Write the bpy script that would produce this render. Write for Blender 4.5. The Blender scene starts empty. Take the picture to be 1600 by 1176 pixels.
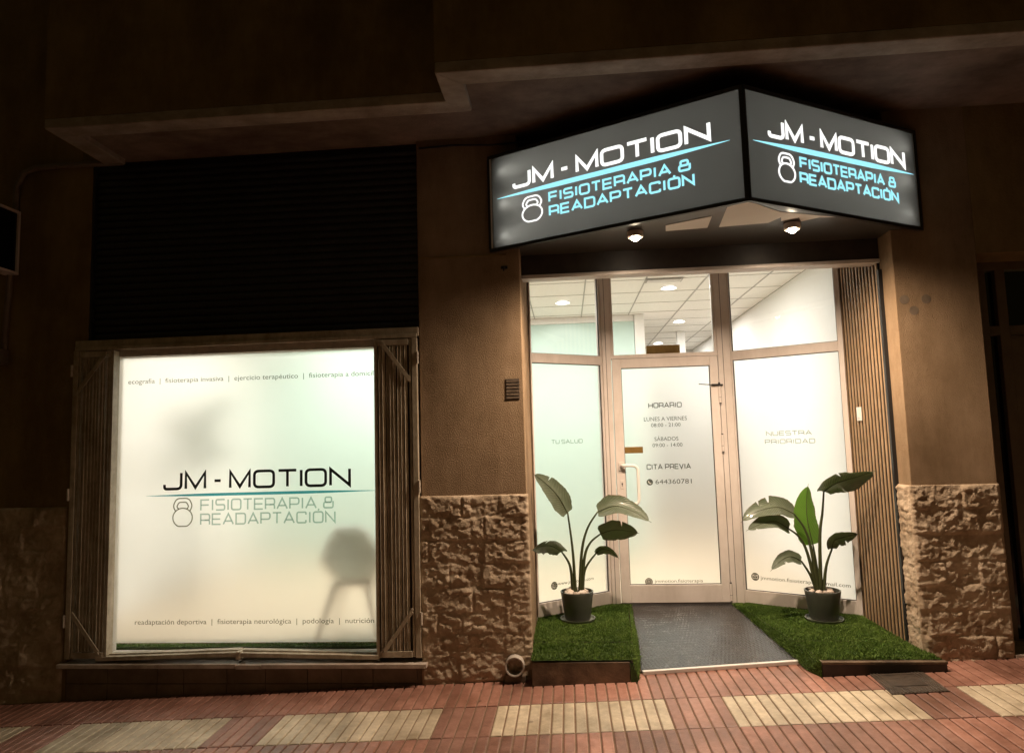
import bpy, bmesh, math, random
from mathutils import Vector, Matrix, noise
from math import radians as rad, sin, cos, pi

scene = bpy.context.scene
random.seed(7)
# ------------------------------------------------------------------ camera, sky, exposure
def cam_axes(yaw, pitch, roll):
    yaw, pitch, roll = rad(yaw), rad(pitch), rad(roll)
    f = Vector((sin(yaw) * cos(pitch), cos(yaw) * cos(pitch), sin(pitch)))
    r = Vector((cos(yaw), -sin(yaw), 0)); u = r.cross(f)
    return cos(roll) * r + sin(roll) * u, cos(roll) * u - sin(roll) * r, f
cd = bpy.data.cameras.new('camera'); cam = bpy.data.objects.new('camera', cd)
scene.collection.objects.link(cam); scene.camera = cam
cr, cu, cf = cam_axes(-4.473, 5.332, -1.6246)
M = Matrix((cr, cu, -cf)).transposed().to_4x4(); M.translation = Vector((0, -5, 1.70)); cam.matrix_world = M
cd.sensor_width = 36; cd.lens = 1062.99 / 1600 * 36; cd.clip_start = .05; cd.clip_end = 500

world = bpy.data.worlds.new('World'); scene.world = world; world.use_nodes = True
wn = world.node_tree; bg = wn.nodes['Background']
sky = wn.nodes.new('ShaderNodeTexSky'); sky.sky_type = 'NISHITA'; sky.sun_disc = False
sky.sun_elevation = rad(-4); sky.sun_rotation = rad(200)
mixw = wn.nodes.new('ShaderNodeMix'); mixw.data_type = 'RGBA'; mixw.inputs[0].default_value = .12
mixw.inputs[6].default_value = (1, .69, .24, 1)          # town glow on the night sky
wn.links.new(sky.outputs[0], mixw.inputs[7]); wn.links.new(mixw.outputs[2], bg.inputs[0])
bg.inputs[1].default_value = .036
scene.view_settings.view_transform = 'Standard'; scene.view_settings.look = 'None'
scene.view_settings.exposure = 0; scene.view_settings.gamma = 1
scene.cycles.sample_clamp_indirect = 4
scene.cycles.max_bounces = 12

# ------------------------------------------------------------------ helpers
col = scene.collection
class MB:
    """collects faces for one mesh"""
    def __init__(s): s.v = []; s.f = []; s.m = []; s.cur = 0
    def add(s, vs, fs):
        b = len(s.v); s.v += [tuple(v) for v in vs]; s.f += [tuple(b + i for i in f) for f in fs]; s.m += [s.cur] * len(fs); return s
    def box(s, x0, x1, y0, y1, z0, z1):
        vs = [(x, y, z) for z in (z0, z1) for y in (y0, y1) for x in (x0, x1)]
        return s.add(vs, [(0, 2, 3, 1), (4, 5, 7, 6), (0, 1, 5, 4), (2, 6, 7, 3), (0, 4, 6, 2), (1, 3, 7, 5)])
    def prism(s, poly, z0, z1):
        n = len(poly); vs = [(*p, z0) for p in poly] + [(*p, z1) for p in poly]
        return s.add(vs, [tuple(range(n))[::-1], tuple(range(n, 2 * n))] + [(i, (i + 1) % n, n + (i + 1) % n, n + i) for i in range(n)])
    def obox(s, fr, s0, s1, t0, t1, n0, n1):
        vs = [fr.p(a, b, c) for b in (t0, t1) for c in (n0, n1) for a in (s0, s1)]
        return s.add(vs, [(0, 2, 3, 1), (4, 5, 7, 6), (0, 1, 5, 4), (2, 6, 7, 3), (0, 4, 6, 2), (1, 3, 7, 5)])
    def oprism(s, fr, poly, n0, n1):
        n = len(poly); vs = [fr.p(a, b, n0) for a, b in poly] + [fr.p(a, b, n1) for a, b in poly]
        return s.add(vs, [tuple(range(n))[::-1], tuple(range(n, 2 * n))] + [(i, (i + 1) % n, n + (i + 1) % n, n + i) for i in range(n)])
    def tube(s, path, r, n=10, cap=True):
        path = [Vector(p) for p in path]; rs = r if isinstance(r, (list, tuple)) else [r] * len(path)
        rings = []; up = None
        for i, p in enumerate(path):
            t = (path[min(i + 1, len(path) - 1)] - path[max(i - 1, 0)]).normalized()
            if up is None: up = t.orthogonal().normalized()
            up = (up - t * up.dot(t)).normalized(); w = t.cross(up)
            rings.append([p + rs[i] * (cos(2 * pi * k / n) * up + sin(2 * pi * k / n) * w) for k in range(n)])
        vs = [v for r_ in rings for v in r_]; fs = []
        for i in range(len(path) - 1):
            for k in range(n): fs.append((i * n + k, i * n + (k + 1) % n, (i + 1) * n + (k + 1) % n, (i + 1) * n + k))
        if cap: fs += [tuple(range(n))[::-1], tuple(range((len(path) - 1) * n, len(path) * n))]
        return s.add(vs, fs)
    def lathe(s, prof, c=(0, 0, 0), n=40):
        vs = [(c[0] + r * cos(2 * pi * k / n), c[1] + r * sin(2 * pi * k / n), c[2] + z) for r, z in prof for k in range(n)]
        fs = [(i * n + k, i * n + (k + 1) % n, (i + 1) * n + (k + 1) % n, (i + 1) * n + k) for i in range(len(prof) - 1) for k in range(n)]
        return s.add(vs, fs)
    def blob(s, c, rx, ry, rz, seed=0, amp=.15, n=12, m=8):
        vs = []
        for i in range(m + 1):
            for k in range(n):
                d = Vector((sin(pi * i / m) * cos(2 * pi * k / n), sin(pi * i / m) * sin(2 * pi * k / n), cos(pi * i / m)))
                q = 1 + amp * noise.noise(d * 1.4 + Vector((seed * 7.3, 0, 0)))
                vs.append((c[0] + rx * d.x * q, c[1] + ry * d.y * q, c[2] + rz * d.z * q))
        return s.add(vs, [(i * n + k, (i + 1) * n + k, (i + 1) * n + (k + 1) % n, i * n + (k + 1) % n) for i in range(m) for k in range(n)])
    def build(s, name, mats, parent=None, smooth=False, bevel=0):
        me = bpy.data.meshes.new(name); me.from_pydata(s.v, [], s.f)
        for m in (mats if isinstance(mats, (list, tuple)) else [mats]): me.materials.append(m)
        me.polygons.foreach_set('material_index', s.m)
        bm = bmesh.new(); bm.from_mesh(me); bmesh.ops.recalc_face_normals(bm, faces=bm.faces); bm.to_mesh(me); bm.free()
        if hasattr(s, 'uv'):
            ul = me.uv_layers.new(name='blade')
            for lp in me.loops: ul.data[lp.index].uv = s.uv[lp.vertex_index]
        if smooth: me.polygons.foreach_set('use_smooth', [True] * len(me.polygons))
        o = bpy.data.objects.new(name, me); col.objects.link(o)
        if parent: o.parent = parent; o.matrix_parent_inverse = Matrix.Translation(parent.location).inverted() if parent.type == 'EMPTY' and not parent.parent else Matrix()
        if bevel:
            b = o.modifiers.new('bevel', 'BEVEL'); b.width = bevel; b.segments = 2; b.limit_method = 'ANGLE'
        if smooth and bevel == 0 and smooth != 'all':
            try: me.set_sharp_from_angle(angle=rad(40))
            except Exception: pass
        return o
class Frame:
    """local axes on a wall: s along, t up, n out of the wall"""
    def __init__(s, o, u, v, n): s.o = Vector(o); s.u = Vector(u).normalized(); s.v = Vector(v).normalized(); s.n = Vector(n).normalized()
    def p(s, a, b, c=0): return s.o + s.u * a + s.v * b + s.n * c
def thing(name, label, cat, loc=(0, 0, 0), group=None):
    o = bpy.data.objects.new(name, None); col.objects.link(o); o.location = loc; o.empty_display_size = .1
    o['label'] = label; o['category'] = cat
    if group: o['group'] = group
    return o
def tag(o, label, cat, group=None):
    o['label'] = label; o['category'] = cat
    if group: o['group'] = group
    return o
def struct(o): o['kind'] = 'structure'; return o

def mat(name, c1, c2=None, rough=.6, scale=6, metal=0, bump=0, bscale=40, detail=5, coat=0, spec=.5, dist=.01):
    m = bpy.data.materials.new(name); m.use_nodes = True; nt = m.node_tree; b = nt.nodes['Principled BSDF']
    b.inputs['Roughness'].default_value = rough; b.inputs['Metallic'].default_value = metal
    b.inputs['Coat Weight'].default_value = coat; b.inputs['Specular IOR Level'].default_value = spec
    tc = nt.nodes.new('ShaderNodeTexCoord')
    if c2:
        n = nt.nodes.new('ShaderNodeTexNoise'); n.inputs['Scale'].default_value = scale; n.inputs['Detail'].default_value = detail; n.inputs['Roughness'].default_value = .65
        r = nt.nodes.new('ShaderNodeValToRGB'); r.color_ramp.elements[0].position = .32; r.color_ramp.elements[1].position = .68
        r.color_ramp.elements[0].color = (*c1, 1); r.color_ramp.elements[1].color = (*c2, 1)
        nt.links.new(tc.outputs['Object'], n.inputs['Vector']); nt.links.new(n.outputs[0], r.inputs[0]); nt.links.new(r.outputs[0], b.inputs['Base Color'])
    else: b.inputs['Base Color'].default_value = (*c1, 1)
    if bump:
        n2 = nt.nodes.new('ShaderNodeTexNoise'); n2.inputs['Scale'].default_value = bscale; n2.inputs['Detail'].default_value = 6; n2.inputs['Roughness'].default_value = .6
        bp = nt.nodes.new('ShaderNodeBump'); bp.inputs['Strength'].default_value = bump; bp.inputs['Distance'].default_value = dist
        nt.links.new(tc.outputs['Object'], n2.inputs['Vector']); nt.links.new(n2.outputs[0], bp.inputs['Height']); nt.links.new(bp.outputs[0], b.inputs['Normal'])
    return m
def emit(name, c, s):
    m = bpy.data.materials.new(name); m.use_nodes = True; nt = m.node_tree; nt.nodes.clear()
    e = nt.nodes.new('ShaderNodeEmission'); e.inputs[0].default_value = (*c, 1); e.inputs[1].default_value = s
    o = nt.nodes.new('ShaderNodeOutputMaterial'); nt.links.new(e.outputs[0], o.inputs[0]); return m
def tint(name, c):
    """translucent vinyl: a tinted film the light behind shines through"""
    m = bpy.data.materials.new(name); m.use_nodes = True; nt = m.node_tree; nt.nodes.clear()
    e = nt.nodes.new('ShaderNodeBsdfTransparent'); e.inputs[0].default_value = (*c, 1)
    o = nt.nodes.new('ShaderNodeOutputMaterial'); nt.links.new(e.outputs[0], o.inputs[0]); return m
def glassy(name, rough, ior, c=(1, 1, 1)):
    m = bpy.data.materials.new(name); m.use_nodes = True; nt = m.node_tree; b = nt.nodes['Principled BSDF']
    b.inputs['Base Color'].default_value = (*c, 1); b.inputs['Roughness'].default_value = rough; b.inputs['IOR'].default_value = ior
    b.inputs['Transmission Weight'].default_value = 1; return m

K = dict(
    stucco=mat('ochre_stucco', (.31, .21, .122), (.42, .295, .185), .9, 3, bump=1, bscale=120, dist=.012, spec=.2),
    plaster=mat('smooth_plaster', (.22, .15, .065), (.32, .225, .10), .85, 2.2, bump=.5, bscale=45, spec=.2),
    cornice=mat('pale_plaster', (.34, .29, .24), (.50, .43, .36), .85, 5, bump=.4, bscale=60, spec=.2),
    soffit=mat('soffit_plaster', (.18, .135, .105), (.30, .225, .18), .9, 2.2, bump=.5, bscale=80, spec=.2),
    stone=mat('split_stone', (.40, .305, .215), (.60, .485, .36), .9, 5, bump=.6, bscale=90, spec=.2),
    skirt=mat('base_render', (.13, .095, .065), (.22, .165, .115), .85, 5, bump=.3, bscale=50),
    iron=mat('painted_grille', (.42, .36, .26), (.58, .51, .40), .5, 18, bump=.15, bscale=120),
    trim=mat('aged_cream_paint', (.40, .35, .28), (.56, .50, .42), .5, 14, bump=.1, bscale=90),
    marble=mat('sill_marble', (.50, .42, .36), (.62, .55, .48), .35, 9),
    shutter=mat('dark_shutter', (.012, .012, .016), (.022, .022, .028), .5, 4),
    alu=mat('satin_aluminium', (.64, .575, .53), (.70, .635, .59), .42, 5, spec=.4),
    aludark=mat('seal_rubber', (.05, .04, .035), None, .6),
    white=mat('white_enamel', (.80, .78, .74), None, .3),
    black=mat('black_metal', (.015, .015, .016), None, .4),
    brown=mat('dark_brown_metal', (.030, .021, .016), (.05, .035, .027), .45, 12, bump=.1, bscale=60),
    wood=mat('slat_wood', (.27, .175, .09), (.38, .25, .14), .5, 9, bump=.1, bscale=80),
    felt=mat('black_felt', (.008, .007, .006), None, .9),
    brass=mat('aged_brass', (.25, .15, .04), (.33, .2, .06), .45, 20, metal=.6),
    pot=mat('dark_ceramic', (.055, .057, .045), (.075, .077, .062), .38, 8),
    saucer=mat('grey_plastic', (.16, .17, .14), None, .4),
    soil=mat('potting_soil', (.03, .02, .012), (.06, .04, .025), .95, 40, bump=1, bscale=90),
    pebble=mat('white_pebble', (.55, .45, .36), (.75, .68, .6), .7, 15),
    stalk=mat('leaf_stalk', (.035, .045, .015), (.06, .07, .025), .5, 10),
    turf0=mat('turf_backing', (.03, .06, .008), (.05, .09, .012), .95, 30, bump=1, bscale=150),
    turf1=mat('turf_blades', (.10, .18, .022), (.19, .285, .06), .7, 5, spec=.3),
    mat_=mat('ribbed_rubber', (.022, .021, .021), (.062, .058, .056), .27, 9, bump=.4, bscale=60, dist=.004),
    kerb=mat('brown_board', (.11, .075, .048), (.24, .17, .11), .7, 7, bump=.3, bscale=50),
    ground=mat('mortar_bed', (.20, .13, .085), (.30, .21, .14), .95, 12),
    cast=mat('cast_iron', (.05, .040, .032), (.11, .082, .06), .6, 14, metal=.3, bump=.3, bscale=80),
    pvc=mat('grey_pvc', (.42, .38, .33), (.5, .46, .4), .5, 9),
    wallw=mat('white_wall', (.80, .78, .75), (.83, .82, .79), .7, 3),
    mint=mat('mint_wall', (.48, .625, .57), (.50, .65, .595), .4, 3),
    floorw=mat('wood_floor', (.52, .41, .29), (.62, .50, .37), .4, 5),
    ceil=mat('ceiling_tile', (.78, .76, .72), (.84, .82, .78), .8, 30, bump=.2, bscale=120),
    grid=mat('ceiling_grid', (.36, .34, .31), None, .5),
    chair=mat('white_shell', (.72, .72, .68), None, .35), beech=mat('beech_leg', (.35, .22, .12), (.42, .28, .16), .45, 12),
    darkglass=mat('dark_glass', (.004, .004, .005), None, .08),
    darkframe=mat('brown_joinery', (.13, .10, .07), (.17, .13, .09), .5, 9),
    vinyl=mat('black_vinyl', (.012, .012, .010), None, .5),
    grey_vinyl=tint('grey_vinyl', (.12, .12, .10)), pale_vinyl=tint('pale_grey_vinyl', (.50, .52, .48)),
    teal_vinyl=tint('teal_grey_vinyl', (.42, .52, .49)), blue_vinyl=tint('blue_vinyl', (.24, .55, .60)), lines=tint('outline_vinyl', (.16, .15, .11)),
    glass=glassy('clear_glass', 0, 1.45), frost=glassy('frosted_film_glass', .40, 1.35, (.97, .975, .96)),
    lit_white=emit('lit_white_letter', (1, .99, .97), 1.25), lit_cyan=emit('lit_cyan_letter', (.36, .86, .98), 1.12),
    tube=emit('led_tube', (1, .98, .93), 80), bulb=emit('halogen_bulb', (1, .82, .58), 60), reflector_bloom=emit('painted_warm_bloom', (1, .62, .32), 1.6), panel_lamp=emit('led_panel', (1, .96, .9), 12),  # the warm ring emits by itself to imitate bloom, it is no lamp
)
def grime(m, sc, lo, p0=.35, p1=.62):
    """dirt with a pattern of its own, laid over a material's colour"""
    nt = m.node_tree; b = nt.nodes['Principled BSDF']; src = b.inputs['Base Color'].links[0].from_socket; L = nt.links.new
    tc = nt.nodes.new('ShaderNodeTexCoord'); mp = nt.nodes.new('ShaderNodeMapping'); mp.inputs['Scale'].default_value = sc
    n = nt.nodes.new('ShaderNodeTexNoise'); n.inputs['Scale'].default_value = 1; n.inputs['Detail'].default_value = 8; n.inputs['Roughness'].default_value = .7
    r = nt.nodes.new('ShaderNodeValToRGB'); r.color_ramp.elements[0].position = p0; r.color_ramp.elements[0].color = (*lo, 1); r.color_ramp.elements[1].position = p1; r.color_ramp.elements[1].color = (1, 1, 1, 1)
    m1 = nt.nodes.new('ShaderNodeMix'); m1.data_type = 'RGBA'; m1.blend_type = 'MULTIPLY'; m1.inputs[0].default_value = 1
    L(tc.outputs['Object'], mp.inputs[0]); L(mp.outputs[0], n.inputs['Vector']); L(n.outputs[0], r.inputs[0]); L(src, m1.inputs[6]); L(r.outputs[0], m1.inputs[7]); L(m1.outputs[2], b.inputs['Base Color'])
grime(K['stucco'], (2.2, 2.2, .7), (.62, .60, .56)); grime(K['plaster'], (1.6, 1.6, .4), (.6, .58, .54)); grime(K['soffit'], (1.3, 2.5, 1), (.55, .52, .5)); grime(K['cornice'], (2, 4, 4), (.6, .57, .53))
grime(K['stone'], (5, 5, 5), (.80, .77, .72)); grime(K['kerb'], (6, 6, 9), (.5, .48, .45)); grime(K['marble'], (5, 9, 5), (.55, .5, .45)); grime(K['iron'], (9, 9, 2.5), (.6, .56, .5)); grime(K['alu'], (5, 5, 1.5), (.86, .85, .83)); grime(K['mat_'], (14, 1.2, 1), (.6, .6, .6)); grime(K['turf1'], (6, 6, 6), (.6, .68, .55))
# leaves: dark glossy green with faint cross veins, a little light shines through
def leaf_mat(name, c1, c2, tr):
    m = mat(name, c1, c2, .38, 7, bump=.25, bscale=26, dist=.004)
    m.node_tree.nodes['Principled BSDF'].inputs['Coat Weight'].default_value = .45
    nt = m.node_tree; b = nt.nodes['Principled BSDF']; N_ = nt.nodes.new; L = nt.links.new; b.inputs['Roughness'].default_value = .3
    src = b.inputs['Base Color'].links[0].from_socket; bn = b.inputs['Normal'].links[0].from_node
    uv = N_('ShaderNodeUVMap'); uv.uv_map = 'blade'; sx = N_('ShaderNodeSeparateXYZ'); L(uv.outputs[0], sx.inputs[0])
    def mth(op, a, b_):
        q = N_('ShaderNodeMath'); q.operation = op
        for i, x in enumerate((a, b_)):
            if x is None: continue
            if isinstance(x, (int, float)): q.inputs[i].default_value = x
            else: L(x, q.inputs[i])
        return q.outputs[0]
    av = mth('ABSOLUTE', mth('SUBTRACT', sx.outputs[1], .5), None)
    vein = mth('POWER', mth('ADD', mth('MULTIPLY', mth('SINE', mth('SUBTRACT', mth('MULTIPLY', sx.outputs[0], 150.0), mth('MULTIPLY', av, 60.0)), None), .5), .5), 4.0)
    mv = N_('ShaderNodeMix'); mv.data_type = 'RGBA'; L(mth('MULTIPLY', vein, .35), mv.inputs[0]); L(src, mv.inputs[6]); mv.inputs[7].default_value = (c2[0] * 1.9, c2[1] * 1.8, c2[2] * 1.6, 1)
    nz = N_('ShaderNodeTexNoise'); nz.inputs['Scale'].default_value = 5; L(uv.outputs[0], nz.inputs['Vector'])
    rim = mth('GREATER_THAN', mth('ADD', av, mth('MULTIPLY', nz.outputs[0], .09)), .528)
    mr = N_('ShaderNodeMix'); mr.data_type = 'RGBA'; L(rim, mr.inputs[0]); L(mv.outputs[2], mr.inputs[6]); mr.inputs[7].default_value = (.16, .11, .04, 1); L(mr.outputs[2], b.inputs['Base Color'])
    bv = N_('ShaderNodeBump'); bv.inputs['Strength'].default_value = .5; bv.inputs['Distance'].default_value = .003; L(vein, bv.inputs['Height']); L(bn.outputs[0], bv.inputs['Normal']); L(bv.outputs[0], b.inputs['Normal'])
    t = nt.nodes.new('ShaderNodeBsdfTranslucent'); t.inputs[0].default_value = (*tr, 1)
    mx = nt.nodes.new('ShaderNodeMixShader'); mx.inputs[0].default_value = .22
    nt.links.new(b.outputs[0], mx.inputs[1]); nt.links.new(t.outputs[0], mx.inputs[2]); nt.links.new(mx.outputs[0], nt.nodes['Material Output'].inputs[0]); return m
K['leaf'] = leaf_mat('dark_leaf', (.095, .122, .082), (.165, .195, .14), (.05, .09, .02))
K['leaf2'] = leaf_mat('green_leaf', (.06, .14, .02), (.09, .19, .03), (.25, .5, .05))  # greener blade colour with a stronger translucent tint
# grey sign film: mostly opaque, the tubes behind it glow through
def film(name, c, tr):
    m = bpy.data.materials.new(name); m.use_nodes = True; nt = m.node_tree; b = nt.nodes['Principled BSDF']
    b.inputs['Base Color'].default_value = (*c, 1); b.inputs['Roughness'].default_value = .35
    t = nt.nodes.new('ShaderNodeBsdfTranslucent'); t.inputs[0].default_value = (*tr, 1); mx = nt.nodes.new('ShaderNodeAddShader')
    nt.links.new(b.outputs[0], mx.inputs[0]); nt.links.new(t.outputs[0], mx.inputs[1]); nt.links.new(mx.outputs[0], nt.nodes['Material Output'].inputs[0]); return m
K['film'] = film('grey_sign_film', (.07, .07, .068), (.135, .135, .13))
K['soffit_metal'] = mat('soffit_sheet', (.045, .042, .040), (.075, .070, .066), .28, 4)
K['shell'] = film('pale_shell', (.55, .55, .51), (.33, .33, .30))
def shade(name, c1, c2, rough):                       # paving bars: several tones of one colour
    m = mat(name, c1, c2, rough, 22, bump=.45, bscale=130, dist=.004); nt = m.node_tree; b = nt.nodes['Principled BSDF']
    src = b.inputs['Base Color'].links[0].from_socket; tc = nt.nodes.new('ShaderNodeTexCoord')
    n = nt.nodes.new('ShaderNodeTexNoise'); n.inputs['Scale'].default_value = 1.7; n.inputs['Detail'].default_value = 9; n.inputs['Roughness'].default_value = .72
    r = nt.nodes.new('ShaderNodeValToRGB'); r.color_ramp.elements[0].position = .36; r.color_ramp.elements[0].color = (.46, .42, .38, 1); r.color_ramp.elements[1].position = .60; r.color_ramp.elements[1].color = (1, 1, 1, 1)
    v = nt.nodes.new('ShaderNodeTexVoronoi'); v.inputs['Scale'].default_value = 3.3; r2 = nt.nodes.new('ShaderNodeValToRGB'); r2.color_ramp.elements[0].position = .045; r2.color_ramp.elements[0].color = (.35, .33, .31, 1); r2.color_ramp.elements[1].position = .075; r2.color_ramp.elements[1].color = (1, 1, 1, 1)
    m1 = nt.nodes.new('ShaderNodeMix'); m1.data_type = 'RGBA'; m1.blend_type = 'MULTIPLY'; m1.inputs[0].default_value = 1
    m2 = nt.nodes.new('ShaderNodeMix'); m2.data_type = 'RGBA'; m2.blend_type = 'MULTIPLY'; m2.inputs[0].default_value = .8
    L = nt.links.new; L(tc.outputs['Object'], n.inputs['Vector']); L(n.outputs[0], r.inputs[0]); L(tc.outputs['Object'], v.inputs['Vector']); L(v.outputs['Distance'], r2.inputs[0])
    L(src, m1.inputs[6]); L(r.outputs[0], m1.inputs[7]); L(m1.outputs[2], m2.inputs[6]); L(r2.outputs[0], m2.inputs[7]); L(m2.outputs[2], b.inputs['Base Color'])
    rr = nt.nodes.new('ShaderNodeMapRange'); rr.inputs[3].default_value = rough - .22; rr.inputs[4].default_value = rough + .15; L(n.outputs[0], rr.inputs[0]); L(rr.outputs[0], b.inputs['Roughness']); return m
RED = [shade('red_paver', (.365 * k, .175 * k, .13 * k), (.48 * k, .255 * k, .195 * k), .42) for k in (.85, 1, 1.12)]
MAU = [shade('mauve_paver', (.32 * k, .165 * k, .125 * k), (.42 * k, .235 * k, .185 * k), .42) for k in (.85, 1, 1.12)]
CRE = [shade('cream_paver', (.62 * k, .53 * k, .385 * k), (.76 * k, .66 * k, .50 * k), .42) for k in (.88, 1, 1.1)]

# ------------------------------------------------------------------ lettering
def rounded(pts, r, closed=False):
    """polyline with rounded corners; r one radius or one per point"""
    n = len(pts); out = []
    for i, p in enumerate(pts):
        rr = r[i] if isinstance(r, (list, tuple)) else r
        if (not closed and i in (0, n - 1)) or rr == 0: out.append(Vector(p)); continue
        P, A, B = Vector(p), Vector(pts[i - 1]), Vector(pts[(i + 1) % n])
        d1, d2 = A - P, B - P; q = min(rr, d1.length * .5, d2.length * .5)
        a, b = P + d1.normalized() * q, P + d2.normalized() * q
        for k in range(7):
            t = k / 6; out.append(a * (1 - t) ** 2 + P * 2 * t * (1 - t) + b * t * t)
    return out
def stroke(mb, fr, pts, w, closed=False, n0=0, n1=.001):
    pts = [Vector(p) for p in pts]; q = [pts[0]]
    for p in pts[1:]:
        if (p - q[-1]).length > 1e-5: q.append(p)
    if closed and (q[0] - q[-1]).length < 1e-5: q.pop()
    n = len(q); L = []; R = []
    for i in range(n):
        a = q[i - 1] if (i or closed) else None; b = q[(i + 1) % n] if (i < n - 1 or closed) else None
        d1 = (q[i] - a).normalized() if a is not None else (b - q[i]).normalized(); d2 = (b - q[i]).normalized() if b is not None else d1
        n1_, n2_ = Vector((-d1.y, d1.x)), Vector((-d2.y, d2.x)); m = n1_ + n2_
        m = m.normalized() if m.length > 1e-4 else n1_
        k = w / 2 / max(.42, m.dot(n1_)); L.append(q[i] + m * k); R.append(q[i] - m * k)
    vs = [fr.p(p.x, p.y, n1) for p in L] + [fr.p(p.x, p.y, n1) for p in R] + [fr.p(p.x, p.y, n0) for p in L] + [fr.p(p.x, p.y, n0) for p in R]
    fs = []
    for i in range(n if closed else n - 1):
        j = (i + 1) % n; fs += [(i, j, n + j, n + i), (i, 2 * n + i, 2 * n + j, j), (n + i, n + j, 3 * n + j, 3 * n + i)]
    mb.add(vs, fs)
C_ = .27
GL = {  # wide technical capitals: width, strokes (points, radius, closed)
    'J': (.98, [([(.98, 1), (.98, 0), (0, 0), (0, .28)], C_, 0)]),
    'M': (1.12, [([(0, 0), (0, 1), (.56, .06), (1.12, 1), (1.12, 0)], 0, 0)]),
    '-': (.36, [([(0, .46), (.36, .46)], 0, 0)]),
    'O': (1.12, [([(0, 0), (0, 1), (1.12, 1), (1.12, 0)], C_, 1)]),
    'T': (1.02, [([(0, 1), (1.02, 1)], 0, 0), ([(.51, 1), (.51, 0)], 0, 0)]),
    'I': (0, [([(0, 0), (0, 1)], 0, 0)]),
    'N': (1.08, [([(0, 0), (0, 1), (1.08, 0), (1.08, 1)], 0, 0)]),
    'F': (1.0, [([(0, 0), (0, 1), (1.0, 1)], 0, 0), ([(0, .5), (.95, .5)], 0, 0)]),
    'S': (1.05, [([(1.05, 1), (0, 1), (0, .5), (1.05, .5), (1.05, 0), (0, 0)], .2, 0)]),
    'E': (1.0, [([(1.0, 1), (0, 1), (0, 0), (1.0, 0)], 0, 0), ([(0, .5), (.95, .5)], 0, 0)]),
    'R': (1.08, [([(0, 0), (0, 1), (1.08, 1), (1.08, .42), (0, .42)], [0, 0, C_, .2, 0], 0), ([(.5, .42), (1.08, .42), (1.08, 0)], .2, 0)]),
    'A': (1.2, [([(0, 0), (.6, 1), (1.2, 0)], 0, 0), ([(.2, .3), (1.0, .3)], 0, 0)]),
    'P': (1.08, [([(0, 0), (0, 1), (1.08, 1), (1.08, .4), (0, .4)], [0, 0, C_, C_, 0], 0)]),
    'D': (1.12, [([(0, 0), (0, 1), (1.12, 1), (1.12, 0)], [0, 0, C_, C_], 1)]),
    'C': (1.08, [([(1.06, .76), (1.06, 1), (0, 1), (0, 0), (1.06, 0), (1.06, .24)], .22, 0)]),
    'H': (1.08, [([(0, 0), (0, 1)], 0, 0), ([(1.08, 0), (1.08, 1)], 0, 0), ([(0, .5), (1.08, .5)], 0, 0)]),
    'U': (1.08, [([(0, 1), (0, 0), (1.08, 0), (1.08, 1)], C_, 0)]),
    'L': (.95, [([(0, 1), (0, 0), (.95, 0)], 0, 0)]),
    'V': (1.15, [([(0, 1), (.575, 0), (1.15, 1)], 0, 0)]),
    '&': (1.1, [([(.17, .52), (.17, 1), (.92, 1), (.92, .52)], .18, 1), ([(.9, .52), (0, .52), (0, 0), (1.1, 0), (1.1, .62)], [0, .2, .2, .2, 0], 0)]),
    'Ó': (1.12, [([(0, 0), (0, 1), (1.12, 1), (1.12, 0)], C_, 1), ([(.56, 1.13), (.66, 1.30)], 0, 0)]),
}
def tech_text(mb, fr, txt, s0, s1, t0, h, w, gap=.3, space=.55, n0=.0005, n1=.0015, ig=.10):
    """fits txt between s0 and s1 with cap height h; w = stroke width"""
    adv = 0; pos = []
    for ch in txt:
        if ch == ' ': adv += space; continue
        i_ = ig if ch == 'I' else 0; pos.append((ch, adv + i_)); adv += GL[ch][0] + gap + 2 * i_
    tot = adv - gap; kx = (s1 - s0 - w) / tot; hh = h - w
    for ch, a in pos:
        for pts, r, cl in GL[ch][1]:
            q = rounded(pts, r, bool(cl))
            stroke(mb, fr, [(s0 + w / 2 + (a + p.x) * kx, t0 + w / 2 + p.y * hh) for p in q], w, bool(cl), n0, n1)
def kettlebell(mb, fr, s0, s1, t0, t1, w, n0=.0005, n1=.0015):
    W_, H_ = s1 - s0, t1 - t0
    def q(pts, r, cl): stroke(mb, fr, [(s0 + p.x * W_, t0 + p.y * H_ / 1.36) for p in rounded(pts, r, cl)], w, cl, n0, n1)
    body = []
    for k in range(40):
        a = 2 * pi * k / 40; body.append((.5 + .5 * cos(a), max(0.0, .42 + .46 * sin(a))))
    q(body, 0, True)
    q([(.14, .72), (.0, .98), (.17, 1.36), (.83, 1.36), (1.0, .98), (.86, .72)], .2, False)
    q([(.30, .84), (.19, .94), (.30, 1.17), (.70, 1.17), (.81, .94), (.70, .84)], .1, False)
def swoosh(mb, fr, s0, s1, t, h, n0=.0005, n1=.0015, slope=0):
    N = 24; top = []; bot = []
    for i in range(N + 1):
        k = i / N; e = min(1, (min(k, 1 - k) / .28)) ** .8 * h / 2 + .0004
        s = s0 + k * (s1 - s0); top.append((s, t + slope * k + e)); bot.append((s, t + slope * k - e))
    for i in range(N): mb.oprism(fr, [bot[i], bot[i + 1], top[i + 1], top[i]], n0, n1)
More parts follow.
